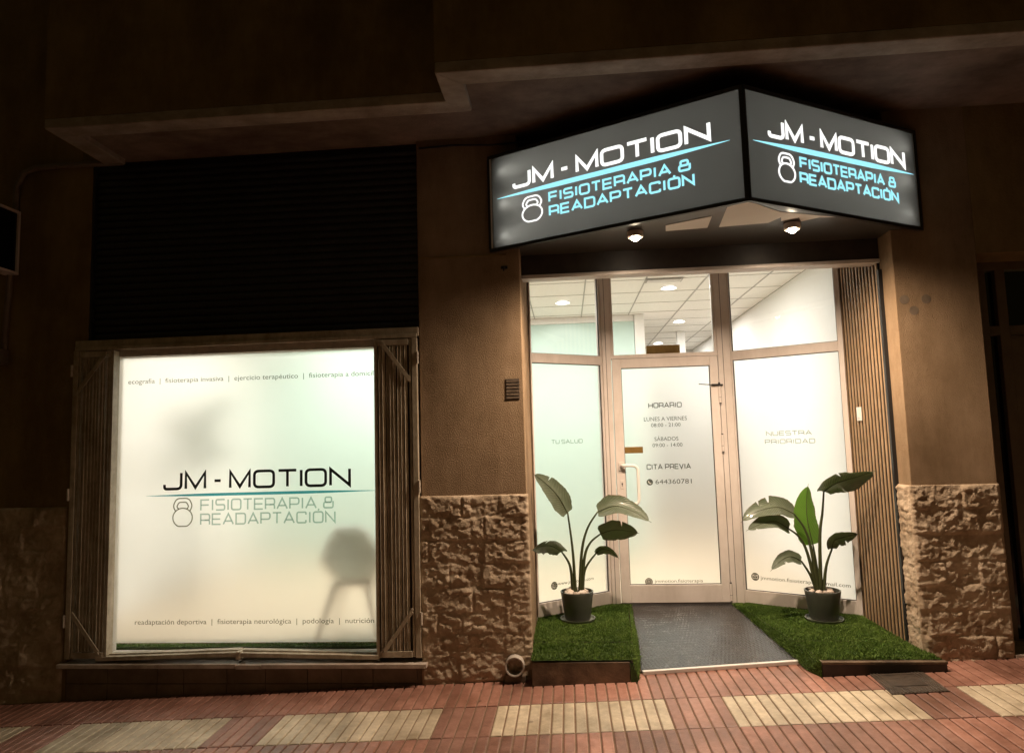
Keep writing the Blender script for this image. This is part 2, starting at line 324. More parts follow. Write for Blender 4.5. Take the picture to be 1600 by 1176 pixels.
def text_mesh(mb, fr, txt, s0, s1, t0, h, n=.001):
    """plain sans-serif text, fitted from s0 to s1, h = height of a capital"""
    def raw(t):
        cu_ = bpy.data.curves.new('text', 'FONT'); cu_.body = t; cu_.size = 1; cu_.resolution_u = 3
        o = bpy.data.objects.new('text', cu_); col.objects.link(o); bpy.context.view_layer.update()
        me = bpy.data.meshes.new_from_object(o.evaluated_get(bpy.context.evaluated_depsgraph_get()))
        vs = [v.co.copy() for v in me.vertices]; fs = [tuple(p.vertices) for p in me.polygons]
        bpy.data.objects.remove(o); bpy.data.curves.remove(cu_); bpy.data.meshes.remove(me); return vs, fs
    vs, fs = raw(txt); cap = max(v.y for v in raw('H')[0]); x0 = min(v.x for v in vs); x1 = max(v.x for v in vs)
    kx = (s1 - s0) / (x1 - x0); ky = h / cap
    mb.add([fr.p(s0 + (v.x - x0) * kx, t0 + v.y * ky, n) for v in vs], fs)
def ring(mb, fr, cs, ct, r, w, n0=.0005, n1=.0012, N=28):
    stroke(mb, fr, [(cs + r * cos(2 * pi * k / N), ct + r * sin(2 * pi * k / N)) for k in range(N)], w, True, n0, n1)
def disc(mb, fr, cs, ct, r, n=.001, N=28):
    mb.add([fr.p(cs + r * cos(2 * pi * k / N), ct + r * sin(2 * pi * k / N), n) for k in range(N)], [tuple(range(N))])
def zg(x): return .02 + .043 * x                      # the pavement climbs to the right

# ------------------------------------------------------------------ ground and pavement
mb = MB(); mb.add([(-40, -30, zg(-40) - .012), (40, -30, zg(40) - .012), (40, 1, zg(40) - .012), (-40, 1, zg(-40) - .012)], [(0, 1, 2, 3)])
struct(mb.build('ground', K['ground']))
PAV = RED + MAU + CRE
mb = MB(); rp = random.Random(3)
P_, ROW = .0708, .455
def bar(x0, x1, y0, y1):
    dz = rp.uniform(-.0012, .0012); g = .0048; c = .0055; vs = []
    for i, (a, b, e, f, d) in enumerate(((x0 + g, x1 - g, y0 + g, y1 - g, -.012), (x0 + g, x1 - g, y0 + g, y1 - g, -.003), (x0 + g + c, x1 - g - c, y0 + g + c, y1 - g - c, 0))):
        vs += [(a, e, zg(a) + d + dz), (b, e, zg(b) + d + dz), (b, f, zg(b) + d + dz), (a, f, zg(a) + d + dz)]
    fs = [(8, 9, 10, 11)]
    for L in (0, 4):
        for k in range(4): fs.append((L + k, L + (k + 1) % 4, L + 4 + (k + 1) % 4, L + 4 + k))
    mb.add(vs, fs)
for r in range(9):
    y1 = -ROW * r + (.16 if r == 0 else 0); y0 = -ROW * (r + 1)
    for i in range(-95, 80):
        x0 = -.508 + i * P_
        if r == 1: base = 6 if i % 20 < 15 else 3
        elif r == 0: base = 0
        else: base = 3 if (i // 5 + r) % 3 else 0
        if r == 4: base = 6 if (i + 7) % 20 < 15 else 3
        tile = (i // 5 * 31 + r * 17) % 3
        mb.cur = base + (tile if rp.random() < .75 else rp.randrange(3))
        bar(x0, x0 + P_, y0, y1)
struct(mb.build('pavement', PAV))

# ------------------------------------------------------------------ the building
bld = thing('apartment_building', 'ochre rendered building with rough stone base holding the whole lit shopfront', 'building', (0, 4, 0))
ZS, ZT, XW0, XW1, XP, XQ, XE = 4.03, 1.307, -3.811, -1.085, -.310, 2.376, 2.95
mb = MB(); mb.box(-12, XW0, 0, .3, -.6, 9); mb.build('wall', K['plaster'], bld)
mb = MB(); mb.box(XW0, XW1, .004, .3, -.35, .10); mb.build('base_wall', K['skirt'], bld)
mb = MB(); mb.box(4.4, 12, 0, .3, -.3, ZS); mb.box(XE, 4.4, .0, .3, 2.93, ZS); mb.build('wall', K['plaster'], bld)
pl = MB().box(XW1, XP, 0, .93, -.3, ZS).build('pillar', K['stucco'], bld, bevel=.006)
pr = MB().box(XQ, XE, 0, .93, -.2, ZS).build('pillar', K['stucco'], bld, bevel=.006)
mb = MB(); mb.box(XW1 + .004, XP - .1, -.004, .002, 3.085, 3.100); mb.build('plaster_joint', K['plaster'], pl)
for cx, cz in ((2.434, 2.618), (2.494, 2.537), (2.583, 2.616)):
    f = Frame((cx, 0, cz), (1, 0, 0), (0, 0, 1), (0, -1, 0)); mb = MB(); ring(mb, f, 0, 0, .028, .009, -.004, .0012); disc(mb, f, 0, 0, .026, .0006)
    mb.build('filled_hole', K['skirt'], pr)
def stone(fr, W_, H_, seed, courses, lip=.0, res=.0085):
    """split-faced blocks in courses, real relief"""
    rs = random.Random(seed); n = max(2, int(W_ / res)); m = max(2, int(H_ / res)); ys = [0]
    while ys[-1] < H_: ys.append(ys[-1] + courses * rs.uniform(.85, 1.15))
    rows = []
    for _ in ys:
        xs = [-rs.uniform(.05, .3)]
        while xs[-1] < W_ + .3: xs.append(xs[-1] + rs.uniform(.16, .42))
        rows.append([xs, [rs.uniform(-.006, .010) for _ in xs], [(rs.uniform(-.06, .06), rs.uniform(-.09, .05)) for _ in xs]])
    mb = MB(); vs = []
    for j in range(m + 1):
        t = H_ * j / m
        for i in range(n + 1):
            s = W_ * i / n
            wob = .008 * noise.noise(Vector((s * 9, t * 9, seed))); tt = H_ - t + wob; ss = s + .010 * noise.noise(Vector((s * 8, t * 8, seed + 5)))
            r = 0
            while r < len(ys) - 2 and ys[r + 1] < tt: r += 1
            xs, off, tl = rows[r]; b = 0
            while b < len(xs) - 2 and xs[b + 1] < ss: b += 1
            d = min(tt - ys[r], ys[r + 1] - tt, ss - xs[b], xs[b + 1] - ss); e = max(0, min(1, d / .011)); e = e * e * (3 - 2 * e)
            w1 = Vector((s * 17 + b * 3.1 + .5 * noise.noise(Vector((s * 20, t * 20, 1))), t * 24 + r * 5.7 + .5 * noise.noise(Vector((s * 20, t * 20, 7))), seed * 1.7)); ds, ps = noise.voronoi(w1)
            hv = noise.cell_vector(ps[0] * 3.77 + Vector((.3, .7, .2))); rel = w1 - ps[0]; fac = .010 * (hv.x - .5) + (hv.y - .5) * .020 * rel.x + (hv.z - .6) * .026 * rel.y
            w2 = w1 * 2.6; ds2, ps2 = noise.voronoi(w2); h2 = noise.cell_vector(ps2[0] * 5.1); fac += .004 * (h2.x - .5) + .009 * (h2.y - .5) * (w2 - ps2[0]).x + .010 * (h2.z - .5) * (w2 - ps2[0]).y
            q = Vector((s * 22 + b * 3.1, t * 28 + r * 5.7, seed * 1.7)); ch = 0; a = 1
            for o in range(4): ch += a * (1 - 2 * abs(noise.noise(q))); q = q * 2.05; a *= .5
            mid = (xs[b] + xs[b + 1]) / 2; mt = (ys[r] + ys[r + 1]) / 2
            lump = noise.noise(Vector((s * 15, t * 19, seed))) + .6 * noise.noise(Vector((s * 33, t * 38, seed + 3)))
            h = .0125 + .004 * lump + .3 * fac * (1 - e) + e * (.0015 + off[b] * .5 + fac * .72 + .002 * ch + tl[b][0] * (ss - mid) + tl[b][1] * (tt - mt) * -1)
            ed = min(s, W_ - s, H_ - t); h *= min(1, .45 + ed / .03)
            vs.append(fr.p(s, t, max(.002, h) + lip))
    k0 = len(vs)
    fs = [(j * (n + 1) + i, j * (n + 1) + i + 1, (j + 1) * (n + 1) + i + 1, (j + 1) * (n + 1) + i) for j in range(m) for i in range(n)]
    rim = [i for i in range(n + 1)] + [j * (n + 1) + n for j in range(1, m + 1)] + [m * (n + 1) + i for i in range(n - 1, -1, -1)] + [j * (n + 1) for j in range(m - 1, 0, -1)]
    co = {}
    for j in range(m + 1):
        for i in range(n + 1): co[j * (n + 1) + i] = fr.p(W_ * i / n, H_ * j / m, -.004)
    for q_, idx in enumerate(rim): vs.append(co[idx])
    for q_ in range(len(rim)): a, b = rim[q_], rim[(q_ + 1) % len(rim)]; fs.append((a, b, k0 + (q_ + 1) % len(rim), k0 + q_))
    mb.add(vs, fs); return mb
FX = lambda x, y, z: Frame((x, y, z), (1, 0, 0), (0, 0, 1), (0, -1, 0))
stone(FX(XW1 - .012, 0, -.10), XP - XW1 + .024, ZT + .10, 3, .168).build('stone_cladding', K['stone'], pl, smooth='all')
stone(FX(XQ - .014, 0, .02), XE - XQ + .020, ZT - .02, 11, .165).build('stone_cladding', K['stone'], pr, smooth='all')
stone(Frame((XQ, .19, .02), (0, -1, 0), (0, 0, 1), (-1, 0, 0)), .19, ZT - .02, 15, .165).build('stone_cladding', K['stone'], pr, smooth='all')
stone(FX(-6.2, 0, -.32), 6.2 + XW0 - .03, ZT + .30, 21, .168, res=.014).build('stone_cladding', K['stone'], bld, smooth='all')
# tiles on the wall under the window sill
mb = MB(); rt = random.Random(5)
x = XW0 + .01
while x < XW1 - .05:
    w = min(rt.uniform(.2, .4), XW1 - .02 - x); z0 = zg(x) - .02
    for a, b in ((z0, -.02), (-.016, .095)): mb.box(x, x + w - .004, -.010 + rt.uniform(0, .003), .006, a, b)
    x += w
mb.build('base_tile', K['skirt'], bld, bevel=.003)
# overhanging upper floor, stepped in plan, with a pale border strip under its edge
B = .16
out = [(-3.6, -.66), (-.74, -.66), (-.74, -1.02), (9, -1.02), (9, .0), (-3.6, .0)]
inn = [(-3.6 + B, -.66 + B), (-.74 + B, -.66 + B), (-.74 + B, -1.02 + B), (9, -1.02 + B), (9, -.001), (-3.6 + B, -.001)]
mb = MB(); mb.prism(out, 4.05, 8.5); mb.build('overhang', K['plaster'], bld)
mb = MB()
for i in range(3):
    a, b, c, d = out[i], out[i + 1], inn[i + 1], inn[i]; mb.prism([a, b, c, d], 3.975, 4.05)
mb.prism([out[5], out[0], inn[0], inn[5]], 3.975, 4.05); mb.build('cornice', K['cornice'], bld, bevel=.008)
mb = MB(); mb.prism([(-3.47, -.53), (-.61, -.53), (-.61, -.89), (9, -.89), (9, .299), (-3.47, .299)], 4.02, 4.051); mb.build('soffit', K['soffit'], bld)
mb = MB(); mb.box(.9, 1.9, -1.06, -1.02, 5.2, 8.5); mb.build('pilaster', K['plaster'], bld)
# recess of the entrance: lintel with its metal edge, ceiling
lin = MB().box(XP, XQ, .20, .30, 2.972, 4.045).build('lintel', K['brown'], bld, bevel=.004)
MB().box(XP + .002, XQ - .002, .185, .31, 2.943, 2.971).build('lintel_edge', K['alu'], lin, bevel=.003)
PIT = [(XP, .30), (XQ, .30), (XQ, .93), (1.55, 1.42), (.33, 1.42), (XP, .97)]
MB().prism(PIT, 3.235, 3.30).build('recess_ceiling', K['wallw'], bld)

# ------------------------------------------------------------------ the room behind the glass
mb = MB(); mb.prism([(-4.2, .31), (-.42, .31), (-.42, 1.0), (.30, 1.46), (1.60, 1.46), (2.42, .96), (2.42, 9), (-4.2, 9)], .10, .19); struct(mb.build('floor', K['floorw']))
mb = MB(); mb.prism([(-4.2, .31), (XW1, .31), (XW1, .94), (XP, .98), (.30, 1.44), (1.60, 1.44), (2.42, .95), (2.42, 9), (-4.2, 9)], 3.304, 3.36); cl = struct(mb.build('ceiling', K['ceil']))
mb = MB()
for i in range(12): mb.box(-4.19 + .62 * i + .085, -4.19 + .62 * i + .099, .35, 8.9, 3.299, 3.306)
for i in range(14): mb.box(-4.19, 2.41, .72 + .62 * i, .731 + .62 * i, 3.3005, 3.306)
mb.build('ceiling_grid', K['grid'], cl)
iw = lambda b, nm='wall', m='wallw': struct(b.build(nm, K[m]))
iw(MB().box(-4.3, -4.2, .31, 9, .19, 3.30)); iw(MB().box(2.42, 2.5, .94, 9, .19, 3.30))
iw(MB().box(-4.2, .93, 4.0, 4.1, .19, 3.22), 'wall', 'mint'); iw(MB().box(-4.2, .93, 3.97, 4.1, 3.222, 3.30))
iw(MB().box(.935, 1.06, 3.95, 4.12, .19, 3.30), 'column')
iw(MB().box(.94, 1.35, 8.0, 8.1, .19, 3.30)); iw(MB().box(2.1, 2.42, 8.0, 8.1, .19, 3.30)); iw(MB().box(1.35, 2.1, 8.0, 8.1, 2.6, 3.30)); iw(MB().box(.9, 2.42, 8.8, 8.9, .19, 3.30))
iw(MB().box(1.75, 1.87, 5.6, 5.72, .19, 3.3), 'column')
iw(MB().box(-4.2, XW1, .302, .31, 2.5, 3.30)); iw(MB().box(XW1, -.42, .302, .40, .19, 3.30)); iw(MB().box(-.42, -.325, .40, .95, .19, 3.30))
LS = [(-2.9, 1.9, 'over the window display'), (-1.2, 1.9, 'between window and entrance'), (1.15, 2.35, 'just inside the entrance door'), (.0, 2.9, 'in front of the mint wall'), (1.62, 4.6, 'over the corridor'), (-2.6, 3.2, 'before the left end of the mint wall'), (1.62, 6.8, 'at the far end of the corridor')]
for x, y, where in LS:
    t = thing('ceiling_light', 'round white recessed ceiling light ' + where, 'ceiling light', (x, y, 3.30), 'recessed ceiling lights in the shop')
    mb = MB(); mb.lathe([(.082, 3.299), (.082, 3.292), (.064, 3.291), (.064, 3.2985)], (x, y, 0), 32); mb.build('trim_ring', K['white'], t, smooth=True)
    mb = MB(); mb.add([(x + .0635 * cos(2 * pi * k / 28), y + .0635 * sin(2 * pi * k / 28), 3.2945) for k in range(28)], [tuple(range(28))]); mb.build('diffuser', K['panel_lamp'], t)
    ld = bpy.data.lights.new('lamp', 'AREA'); ld.shape = 'DISK'; ld.size = .16; ld.energy = 43; ld.color = (1, .97, .90); lo = bpy.data.objects.new('lamp', ld); col.objects.link(lo)
    lo.parent = t; lo.location = (0, 0, -.02)

cv = thing('ceiling_vent', 'flat white air vent in the shop ceiling above the door', 'vent', (1.05, 2.0, 3.30))
MB().box(.86, 1.24, 1.93, 2.08, 3.288, 3.299).build('vent_frame', K['grid'], cv, bevel=.003)
for k in range(4): MB().box(.88, 1.22, 1.945 + .033 * k, 1.965 + .033 * k, 3.283, 3.2875).build('vent_slat', K['wallw'], cv)

# ------------------------------------------------------------------ shop window
sw = thing('shop_window', 'wide frosted shop window lit from inside with the big black logo', 'window', (-2.45, .13, .155))
Y0 = .13
mb = MB()
mb.box(-3.60, -3.552, .06, .20, .16, 2.50); mb.box(-1.442, -1.39, .06, .20, .16, 2.50); mb.box(-3.552, -1.442, .06, .20, 2.437, 2.50)
mb.box(-3.552, -1.442, .062, .20, .135, .165); fr_ = mb.build('frame', K['trim'], sw, bevel=.004)
mb = MB(); mb.box(-3.80, -3.602, .09, .19, .13, 2.50); mb.box(-1.388, -1.087, .09, .19, .13, 2.50); mb.build('side_panel', K['aludark'], sw)
mb = MB(); mb.box(XW0, XW1 - .002, -.012, .2, 2.50, 2.567); mb.box(XW0 + .01, XW1 - .01, -.028, -.012, 2.485, 2.515); mb.build('head_rail', K['iron'], sw, bevel=.004)
fp = MB().box(-3.552, -1.442, Y0, Y0 + .008, .236, 2.437).build('frosted_pane', K['frost'], sw)
MB().box(-3.552, -1.442, Y0 - .001, Y0 + .007, .165, .2355).build('clear_pane', K['glass'], sw)
F = Frame((0, Y0, 0), (1, 0, 0), (0, 0, 1), (0, -1, 0))
mb = MB(); tech_text(mb, F, 'JM - MOTION', -3.155, -1.657, 1.385, .143, .021, gap=.28, space=.28, ig=.0); mb.build('logo_lettering', K['vinyl'], fp)
mb = MB(); swoosh(mb, F, -3.296, -1.44, 1.345, .021, slope=.004); mb.build('logo_swoosh', K['blue_vinyl'], fp)
mb = MB(); tech_text(mb, F, 'FISIOTERAPIA &', -2.852, -1.792, 1.222, .090, .011, gap=.32, space=.6); tech_text(mb, F, 'READAPTACIÓN', -2.852, -1.778, 1.113, .090, .011, gap=.34); mb.build('logo_subtitle', K['teal_vinyl'], fp)
mb = MB(); kettlebell(mb, F, -3.072, -2.915, 1.108, 1.322, .0085); mb.build('kettlebell_emblem', K['lines'], fp)
for txt, a, b, z in (('ecografía  |  fisioterapia invasiva  |  ejercicio terapéutico  |  fisioterapia a domicilio', -3.462, -1.405, 2.228), ('readaptación deportiva  |  fisioterapia neurológica  |  podología  |  nutrición', -3.362, -1.487, .372)):
    mb = MB(); text_mesh(mb, F, txt, a, min(b, -1.425), z, .036); mb.build('lettering', K['grey_vinyl'], fp)
# bottom track of the grille in two bent lengths, marble sill in three cracked slabs
mb = MB(); fA = Frame((-3.56, 0, .150), (1, 0, .028), (-.028, 0, 1), (0, -1, 0)); mb.obox(fA, 0, 1.10, 0, .030, -.06, .035); mb.obox(fA, 0, 1.10, .030, .040, -.06, -.005)
fB = Frame((-2.455, 0, .177), (1, 0, -.021), (.021, 0, 1), (0, -1, 0)); mb.obox(fB, 0, 1.05, 0, .030, -.06, .035); mb.obox(fB, 0, 1.05, .030, .040, -.06, -.005); mb.box(-2.475, -2.44, -.037, .05, .160, .215)
mb.build('bottom_track', K['iron'], sw, bevel=.003)
for poly, dz in (([(-3.85, -.055), (-2.47, -.055), (-2.45, .09), (-3.85, .09)], 0), ([(-2.465, -.060), (-2.275, -.060), (-2.20, .09), (-2.445, .09)], -.004), ([(-2.268, -.068), (-1.055, -.068), (-1.055, .0), (-1.09, .0), (-1.09, .09), (-2.19, .09)], .001)):
    MB().prism(poly, .103 + dz, .133 + dz).build('sill', K['marble'], sw, bevel=.003)

# folding security grilles, pushed open to each side
def grille(x0, x1, flip, label):
    g = thing('folding_grille', label, 'security grille', ((x0 + x1) / 2, .0, .155), 'folded security grilles')
    zb, zt = .190, 2.478; e = 1 if flip else -1
    xa, xb = (x1, x0) if flip else (x0, x1)            # xa = wall side
    bx = lambda u0, u1, y0, y1, z0, z1: MB().box(min(u0, u1), max(u0, u1), y0, y1, z0, z1)
    d = -1 if flip else 1
    bx(xa, xa + d * .040, -.030, .03, zb - .025, zt + .005).build('post', K['iron'], g, bevel=.003)
    bx(xa + d * .045, xa + d * .062, -.022, .03, zb - .02, zt).build('post', K['iron'], g, bevel=.003)
    bx(xb, xb - d * .026, -.030, .045, zb - .02, zt).build('post', K['iron'], g, bevel=.003)
    bx(xa + d * .064, xb - d * .028, -.034, -.004, zt - .045, zt - .002).build('top_rail', K['iron'], g, bevel=.002)
    bx(xa + d * .064, xb - d * .028, -.034, -.004, zb - .02, zb + .022).build('bottom_rail', K['iron'], g, bevel=.002)
    n = 8; a, b = xa + d * .074, xb - d * .034; rg = random.Random(int(x0 * 100))
    for k in range(n):
        c = a + (b - a) * (k + .5) / n; w = .0105; yo = rg.uniform(-.004, .004); tl = rg.uniform(-.004, .004)
        m = MB(); m.box(c - w, c + w, -.020 + yo, -.014 + yo, zb + .024, zt - .047); m.box(c - w, c - w + .004, -.030 + yo, -.020 + yo, zb + .024, zt - .047)
        m.v = [(p[0] + tl * (p[2] - 1.3), p[1], p[2]) for p in m.v]
        m.build('bar', K['iron'], g, bevel=.0015)
    for zc, s in ((zt - .16, 1), (zb + .16, -1)):
        m = MB()
        for off in (0, .022):
            p0 = (xa + d * .055, zc - s * .16 + off * s); p1 = (xb - d * .055, zc + s * .13 + off * s)
            f = Frame((p0[0], -.040, p0[1]), (p1[0] - p0[0], 0, p1[1] - p0[1]), (-(p1[1] - p0[1]), 0, p1[0] - p0[0]), (0, -1, 0))
            m.obox(f, 0, math.hypot(p1[0] - p0[0], p1[1] - p0[1]), -.008, .008, -.004, .004)
        m.build('brace', K['iron'], g, bevel=.0015)
    for z in (2.33, 1.38, .44):
        m = MB(); m.tube([(xa - d * .006, -.036, z - .045), (xa - d * .006, -.036, z + .045)], .009, 10); m.build('hinge', K['trim'], g, smooth=True)
    return g
grille(-3.808, -3.478, False, 'cream folding grille stacked on the left side of the shop window')
grille(-1.425, -1.098, True, 'cream folding grille stacked on the right of the shop window, against the stone pillar')
# roller shutter over the window
rs_ = thing('roller_shutter', 'black slatted roller shutter closed above the shop window', 'shutter', (-2.4, .05, 2.57))
mb = MB(); z = 2.572; N = 25; st = (3.985 - 2.572) / N
for k in range(N):
    pr_ = [(.052, 0), (.040, .010), (.036, st * .5), (.040, st - .012), (.052, st - .004)]
    for (ya, za), (yb, zb) in zip(pr_[:-1], pr_[1:]):
        mb.add([(-3.70, ya, z + za), (XW1, ya, z + za), (XW1, yb, z + zb), (-3.70, yb, z + zb)], [(0, 1, 2, 3)])
    z += st
mb.box(-3.70, XW1, .055, .30, 2.57, 4.045); mb.build('curtain', K['shutter'], rs_)
MB().box(-3.718, -3.70, .01, .2, 2.568, 4.0).build('guide_rail', K['shutter'], rs_); MB().box(-3.812, -3.718, .0, .2, 2.568, 4.03).build('wall_edge', K['plaster'], bld)
# ------------------------------------------------------------------ entrance: two angled glazed panels, door, transom light
AL = K['alu']
def panel(name, label, A, B, s0, s1, g0, g1):
    u = Vector((B[0] - A[0], B[1] - A[1], 0)).normalized(); f = Frame((A[0], A[1], 0), u, (0, 0, 1), Vector((u.y, -u.x, 0)))
    t = thing(name, label, 'glazed panel', (A[0], A[1], .2), 'angled glazed panels beside the door')
    mb = MB(); D0, D1 = -.03, .025
    mb.obox(f, s0, g0, .2, 3.235, D0, D1); mb.obox(f, g1, s1, .2, 3.235, D0, D1)
    mb.obox(f, g0, g1, .2, .312, D0, D1); mb.obox(f, g0, g1, 2.372, 2.455, D0, D1); mb.obox(f, g0, g1, 3.205, 3.235, D0, D1)
    mb.build('frame', AL, t, bevel=.003)
    mb = MB()                                             # dark glazing gaskets
    for a, b in ((.312, 2.372), (2.455, 3.205)):
        mb.obox(f, g0, g0 + .005, a, b, .0, .012); mb.obox(f, g1 - .005, g1, a, b, .0, .012); mb.obox(f, g0 + .005, g1 - .005, a, a + .005, .0, .012); mb.obox(f, g0 + .005, g1 - .005, b - .005, b, .0, .012)
    mb.build('gasket', K['aludark'], t)
    fz = MB().obox(f, g0 + .001, g1 - .001, .313, 2.371, -.008, .0).build('frosted_pane', K['frost'], t)
    MB().obox(f, g0 + .001, g1 - .001, 2.456, 3.204, -.006, .0).build('clear_pane', K['glass'], t)
    return t, f, fz
gp, f, fz = panel('glazed_panel', 'narrow frosted glass panel left of the door behind the five leaved plant', (-.31, .93), (.33, 1.38), 0, .80, .014, .772)
mb = MB(); tech_text(mb, f, 'TU SALUD', .205, .548, 1.655, .038, .007, gap=.34, space=.45); mb.build('lettering', K['pale_vinyl'], fz)
mb = MB(); text_mesh(mb, f, 'www.jmmotion.com', .225, .612, .435, .028); mb.build('lettering', K['grey_vinyl'], fz)
def globe(f, cs, ct, r, par):
    mb = MB(); disc(mb, f, cs, ct, r); mb.build('web_icon', K['grey_vinyl'], par)
    mb = MB()
    for dz in (-.4, .05, .5): stroke(mb, f, [(cs - r * .82, ct + dz * r), (cs + r * .82, ct + dz * r)], r * .13, False, .0012, .002)
    ring(mb, f, cs, ct, r * .5, r * .13, .0012, .002); mb.build('web_icon_line', K['white'], par)
globe(f, .187, .437, .034, fz)
gp2, f, fz = panel('glazed_panel', 'wide frosted glass panel right of the door, beside the wooden slat wall', (1.55, 1.38), (2.32, .93), -.02, .935, .0, .893)
mb = MB(); tech_text(mb, f, 'NUESTRA', .252, .636, 1.672, .042, .008, gap=.34); mb.build('lettering', K['pale_vinyl'], fz); mb = MB(); tech_text(mb, f, 'PRIORIDAD', .238, .658, 1.600, .042, .008, gap=.34); mb.build('lettering', K['pale_vinyl'], fz)
mb = MB(); text_mesh(mb, f, 'jmmotion.fisioterapia@gmail.com', .128, .852, .412, .030); mb.build('lettering', K['grey_vinyl'], fz)
mb = MB(); disc(mb, f, .083, .432, .034); mb.build('mail_icon', K['grey_vinyl'], fz)
mb = MB(); stroke(mb, f, [(.062, .418), (.062, .448), (.104, .448), (.104, .418)], .005, True, .0012, .002); stroke(mb, f, [(.062, .448), (.083, .430), (.104, .448)], .005, False, .0012, .002); mb.build('mail_icon_line', K['white'], fz)

YD = 1.38; F = Frame((0, YD, 0), (1, 0, 0), (0, 0, 1), (0, -1, 0))
fr0 = thing('door_frame', 'pale aluminium door frame with a clear transom window over the door', 'door frame', (.92, YD, .2))
mb = MB(); mb.box(.355, .432, YD - .03, YD + .04, .19, 3.235); mb.box(1.408, 1.520, YD - .03, YD + .04, .19, 3.235); mb.box(.432, 1.408, YD - .022, YD + .04, 2.424, 2.460); mb.box(.432, 1.408, YD - .022, YD + .04, 3.205, 3.235)
mb.box(.432, .462, YD - .015, YD + .04, 2.46, 3.205); mb.box(1.380, 1.408, YD - .015, YD + .04, 2.46, 3.205); mb.build('post', AL, fr0, bevel=.003)
mb = MB(); mb.box(.385, .389, YD - .0312, YD - .02, .2, 3.2); mb.box(1.452, 1.456, YD - .0312, YD - .02, .2, 3.2); mb.build('profile_groove', K['aludark'], fr0)
MB().box(.463, 1.379, YD, YD + .006, 2.461, 3.204).build('clear_pane', K['glass'], fr0)
dr = thing('entrance_door', 'white framed glass entrance door with opening hours and a curved pull handle', 'door', (.92, YD, .2))
mb = MB(); x0, x1, z0, z1 = .438, 1.402, .212, 2.420
mb.box(x0, .520, YD - .035, YD + .015, z0, z1); mb.box(1.328, x1, YD - .035, YD + .015, z0, z1); mb.box(.520, 1.328, YD - .035, YD + .015, z0, .367); mb.box(.520, 1.328, YD - .035, YD + .015, 2.333, z1)
mb.build('leaf_frame', AL, dr, bevel=.003)
mb = MB()
for a, b, c, d in ((.520, .525, .367, 2.333), (1.323, 1.328, .367, 2.333), (.525, 1.323, .367, .372), (.525, 1.323, 2.328, 2.333)): mb.box(a, b, YD - .016, YD + .0, c, d)
mb.build('gasket', K['aludark'], dr)
fz = MB().box(.521, 1.327, YD - .008, YD, .368, 2.332).build('frosted_pane', K['frost'], dr)
G = Frame((0, YD - .008, 0), (1, 0, 0), (0, 0, 1), (0, -1, 0))
mb = MB(); tech_text(mb, G, 'HORARIO', .757, 1.062, 1.957, .048, .0075, gap=.34); mb.build('lettering', K['grey_vinyl'], fz); mb = MB(); tech_text(mb, G, 'CITA PREVIA', .716, 1.116, 1.395, .048, .0075, gap=.38, space=.6); mb.build('lettering', K['grey_vinyl'], fz)
for txt, a, b, z, h in (('LUNES A VIERNES', .712, 1.102, 1.838, .036), ('08:00 - 21:00', .775, 1.042, 1.783, .033), ('SÁBADOS', .800, 1.016, 1.655, .034), ('09:00 - 14:00', .779, 1.050, 1.599, .033), ('644360781', .790, 1.116, 1.263, .040), ('jmmotion.fisioterapia', .742, 1.170, .383, .028)):
    mb = MB(); text_mesh(mb, G, txt, a, b, z, h); mb.build('lettering', K['grey_vinyl'], fz)
mb = MB(); disc(mb, G, .739, 1.281, .029); mb.build('phone_icon', K['grey_vinyl'], fz)
mb = MB(); stroke(mb, G, rounded([(.727, 1.292), (.731, 1.276), (.744, 1.268), (.752, 1.272)], .01), .008, False, .0012, .002); mb.build('phone_icon_line', K['white'], fz)
mb = MB(); disc(mb, G, .690, .392, .034); mb.build('photo_icon', K['grey_vinyl'], fz)
mb = MB(); stroke(mb, G, rounded([(.670, .372), (.670, .412), (.710, .412), (.710, .372)], .01, True), .004, True, .0012, .002); ring(mb, G, .690, .392, .009, .004, .0012, .002); mb.build('photo_icon_line', K['white'], fz)
MB().box(.522, .690, YD - .016, YD - .0085, 1.548, 1.606).build('letter_plate', K['brass'], dr, bevel=.002)
pth = [Vector(p) for p in ((.482, YD - .035, 1.437), (.492, YD - .075, 1.440))] + [Vector((p.x, YD - .085, p.y)) for p in rounded([(.500, 1.440), (.628, 1.440), (.628, 1.090), (.500, 1.090)], .055)] + [Vector((.482, YD - .035, 1.090))]
hd = MB().tube(pth, .0145, 14).build('handle', K['white'], dr, smooth='all')
for z in (1.437, 1.09): MB().box(.462, .506, YD - .043, YD - .035, z - .045, z + .035).build('handle_plate', K['alu'], hd, bevel=.003)
mb = MB(); mb.box(.470, .502, YD - .038, YD - .0345, 1.225, 1.305); lk = mb.build('lock', K['alu'], dr, bevel=.002)
mb = MB(); mb.lathe([(.0, 0), (.007, 0), (.007, .002), (0, .002)], n=14); mb.v = [(.486 + p[0], YD - .038 - p[2], 1.275 + p[1]) for p in mb.v]; mb.box(.4835, .4885, YD - .0398, YD - .038, 1.252, 1.275); mb.build('keyhole', K['black'], lk)
for z in (2.06, 1.62, .30):
    mb = MB(); mb.tube([(1.405, YD - .044, z - .075), (1.405, YD - .044, z - .026)], .011, 12); mb.tube([(1.405, YD - .044, z - .024), (1.405, YD - .044, z + .075)], .011, 12)
    h = mb.build('hinge', AL, dr, smooth=True); mb = MB(); mb.tube([(1.405, YD - .044, z - .085), (1.405, YD - .044, z - .075)], .0095, 10); mb.tube([(1.405, YD - .044, z - .0265), (1.405, YD - .044, z - .0235)], .0115, 10); mb.tube([(1.405, YD - .044, z + .075), (1.405, YD - .044, z + .085)], .0095, 10); mb.build('hinge_pin', K['aludark'], h)
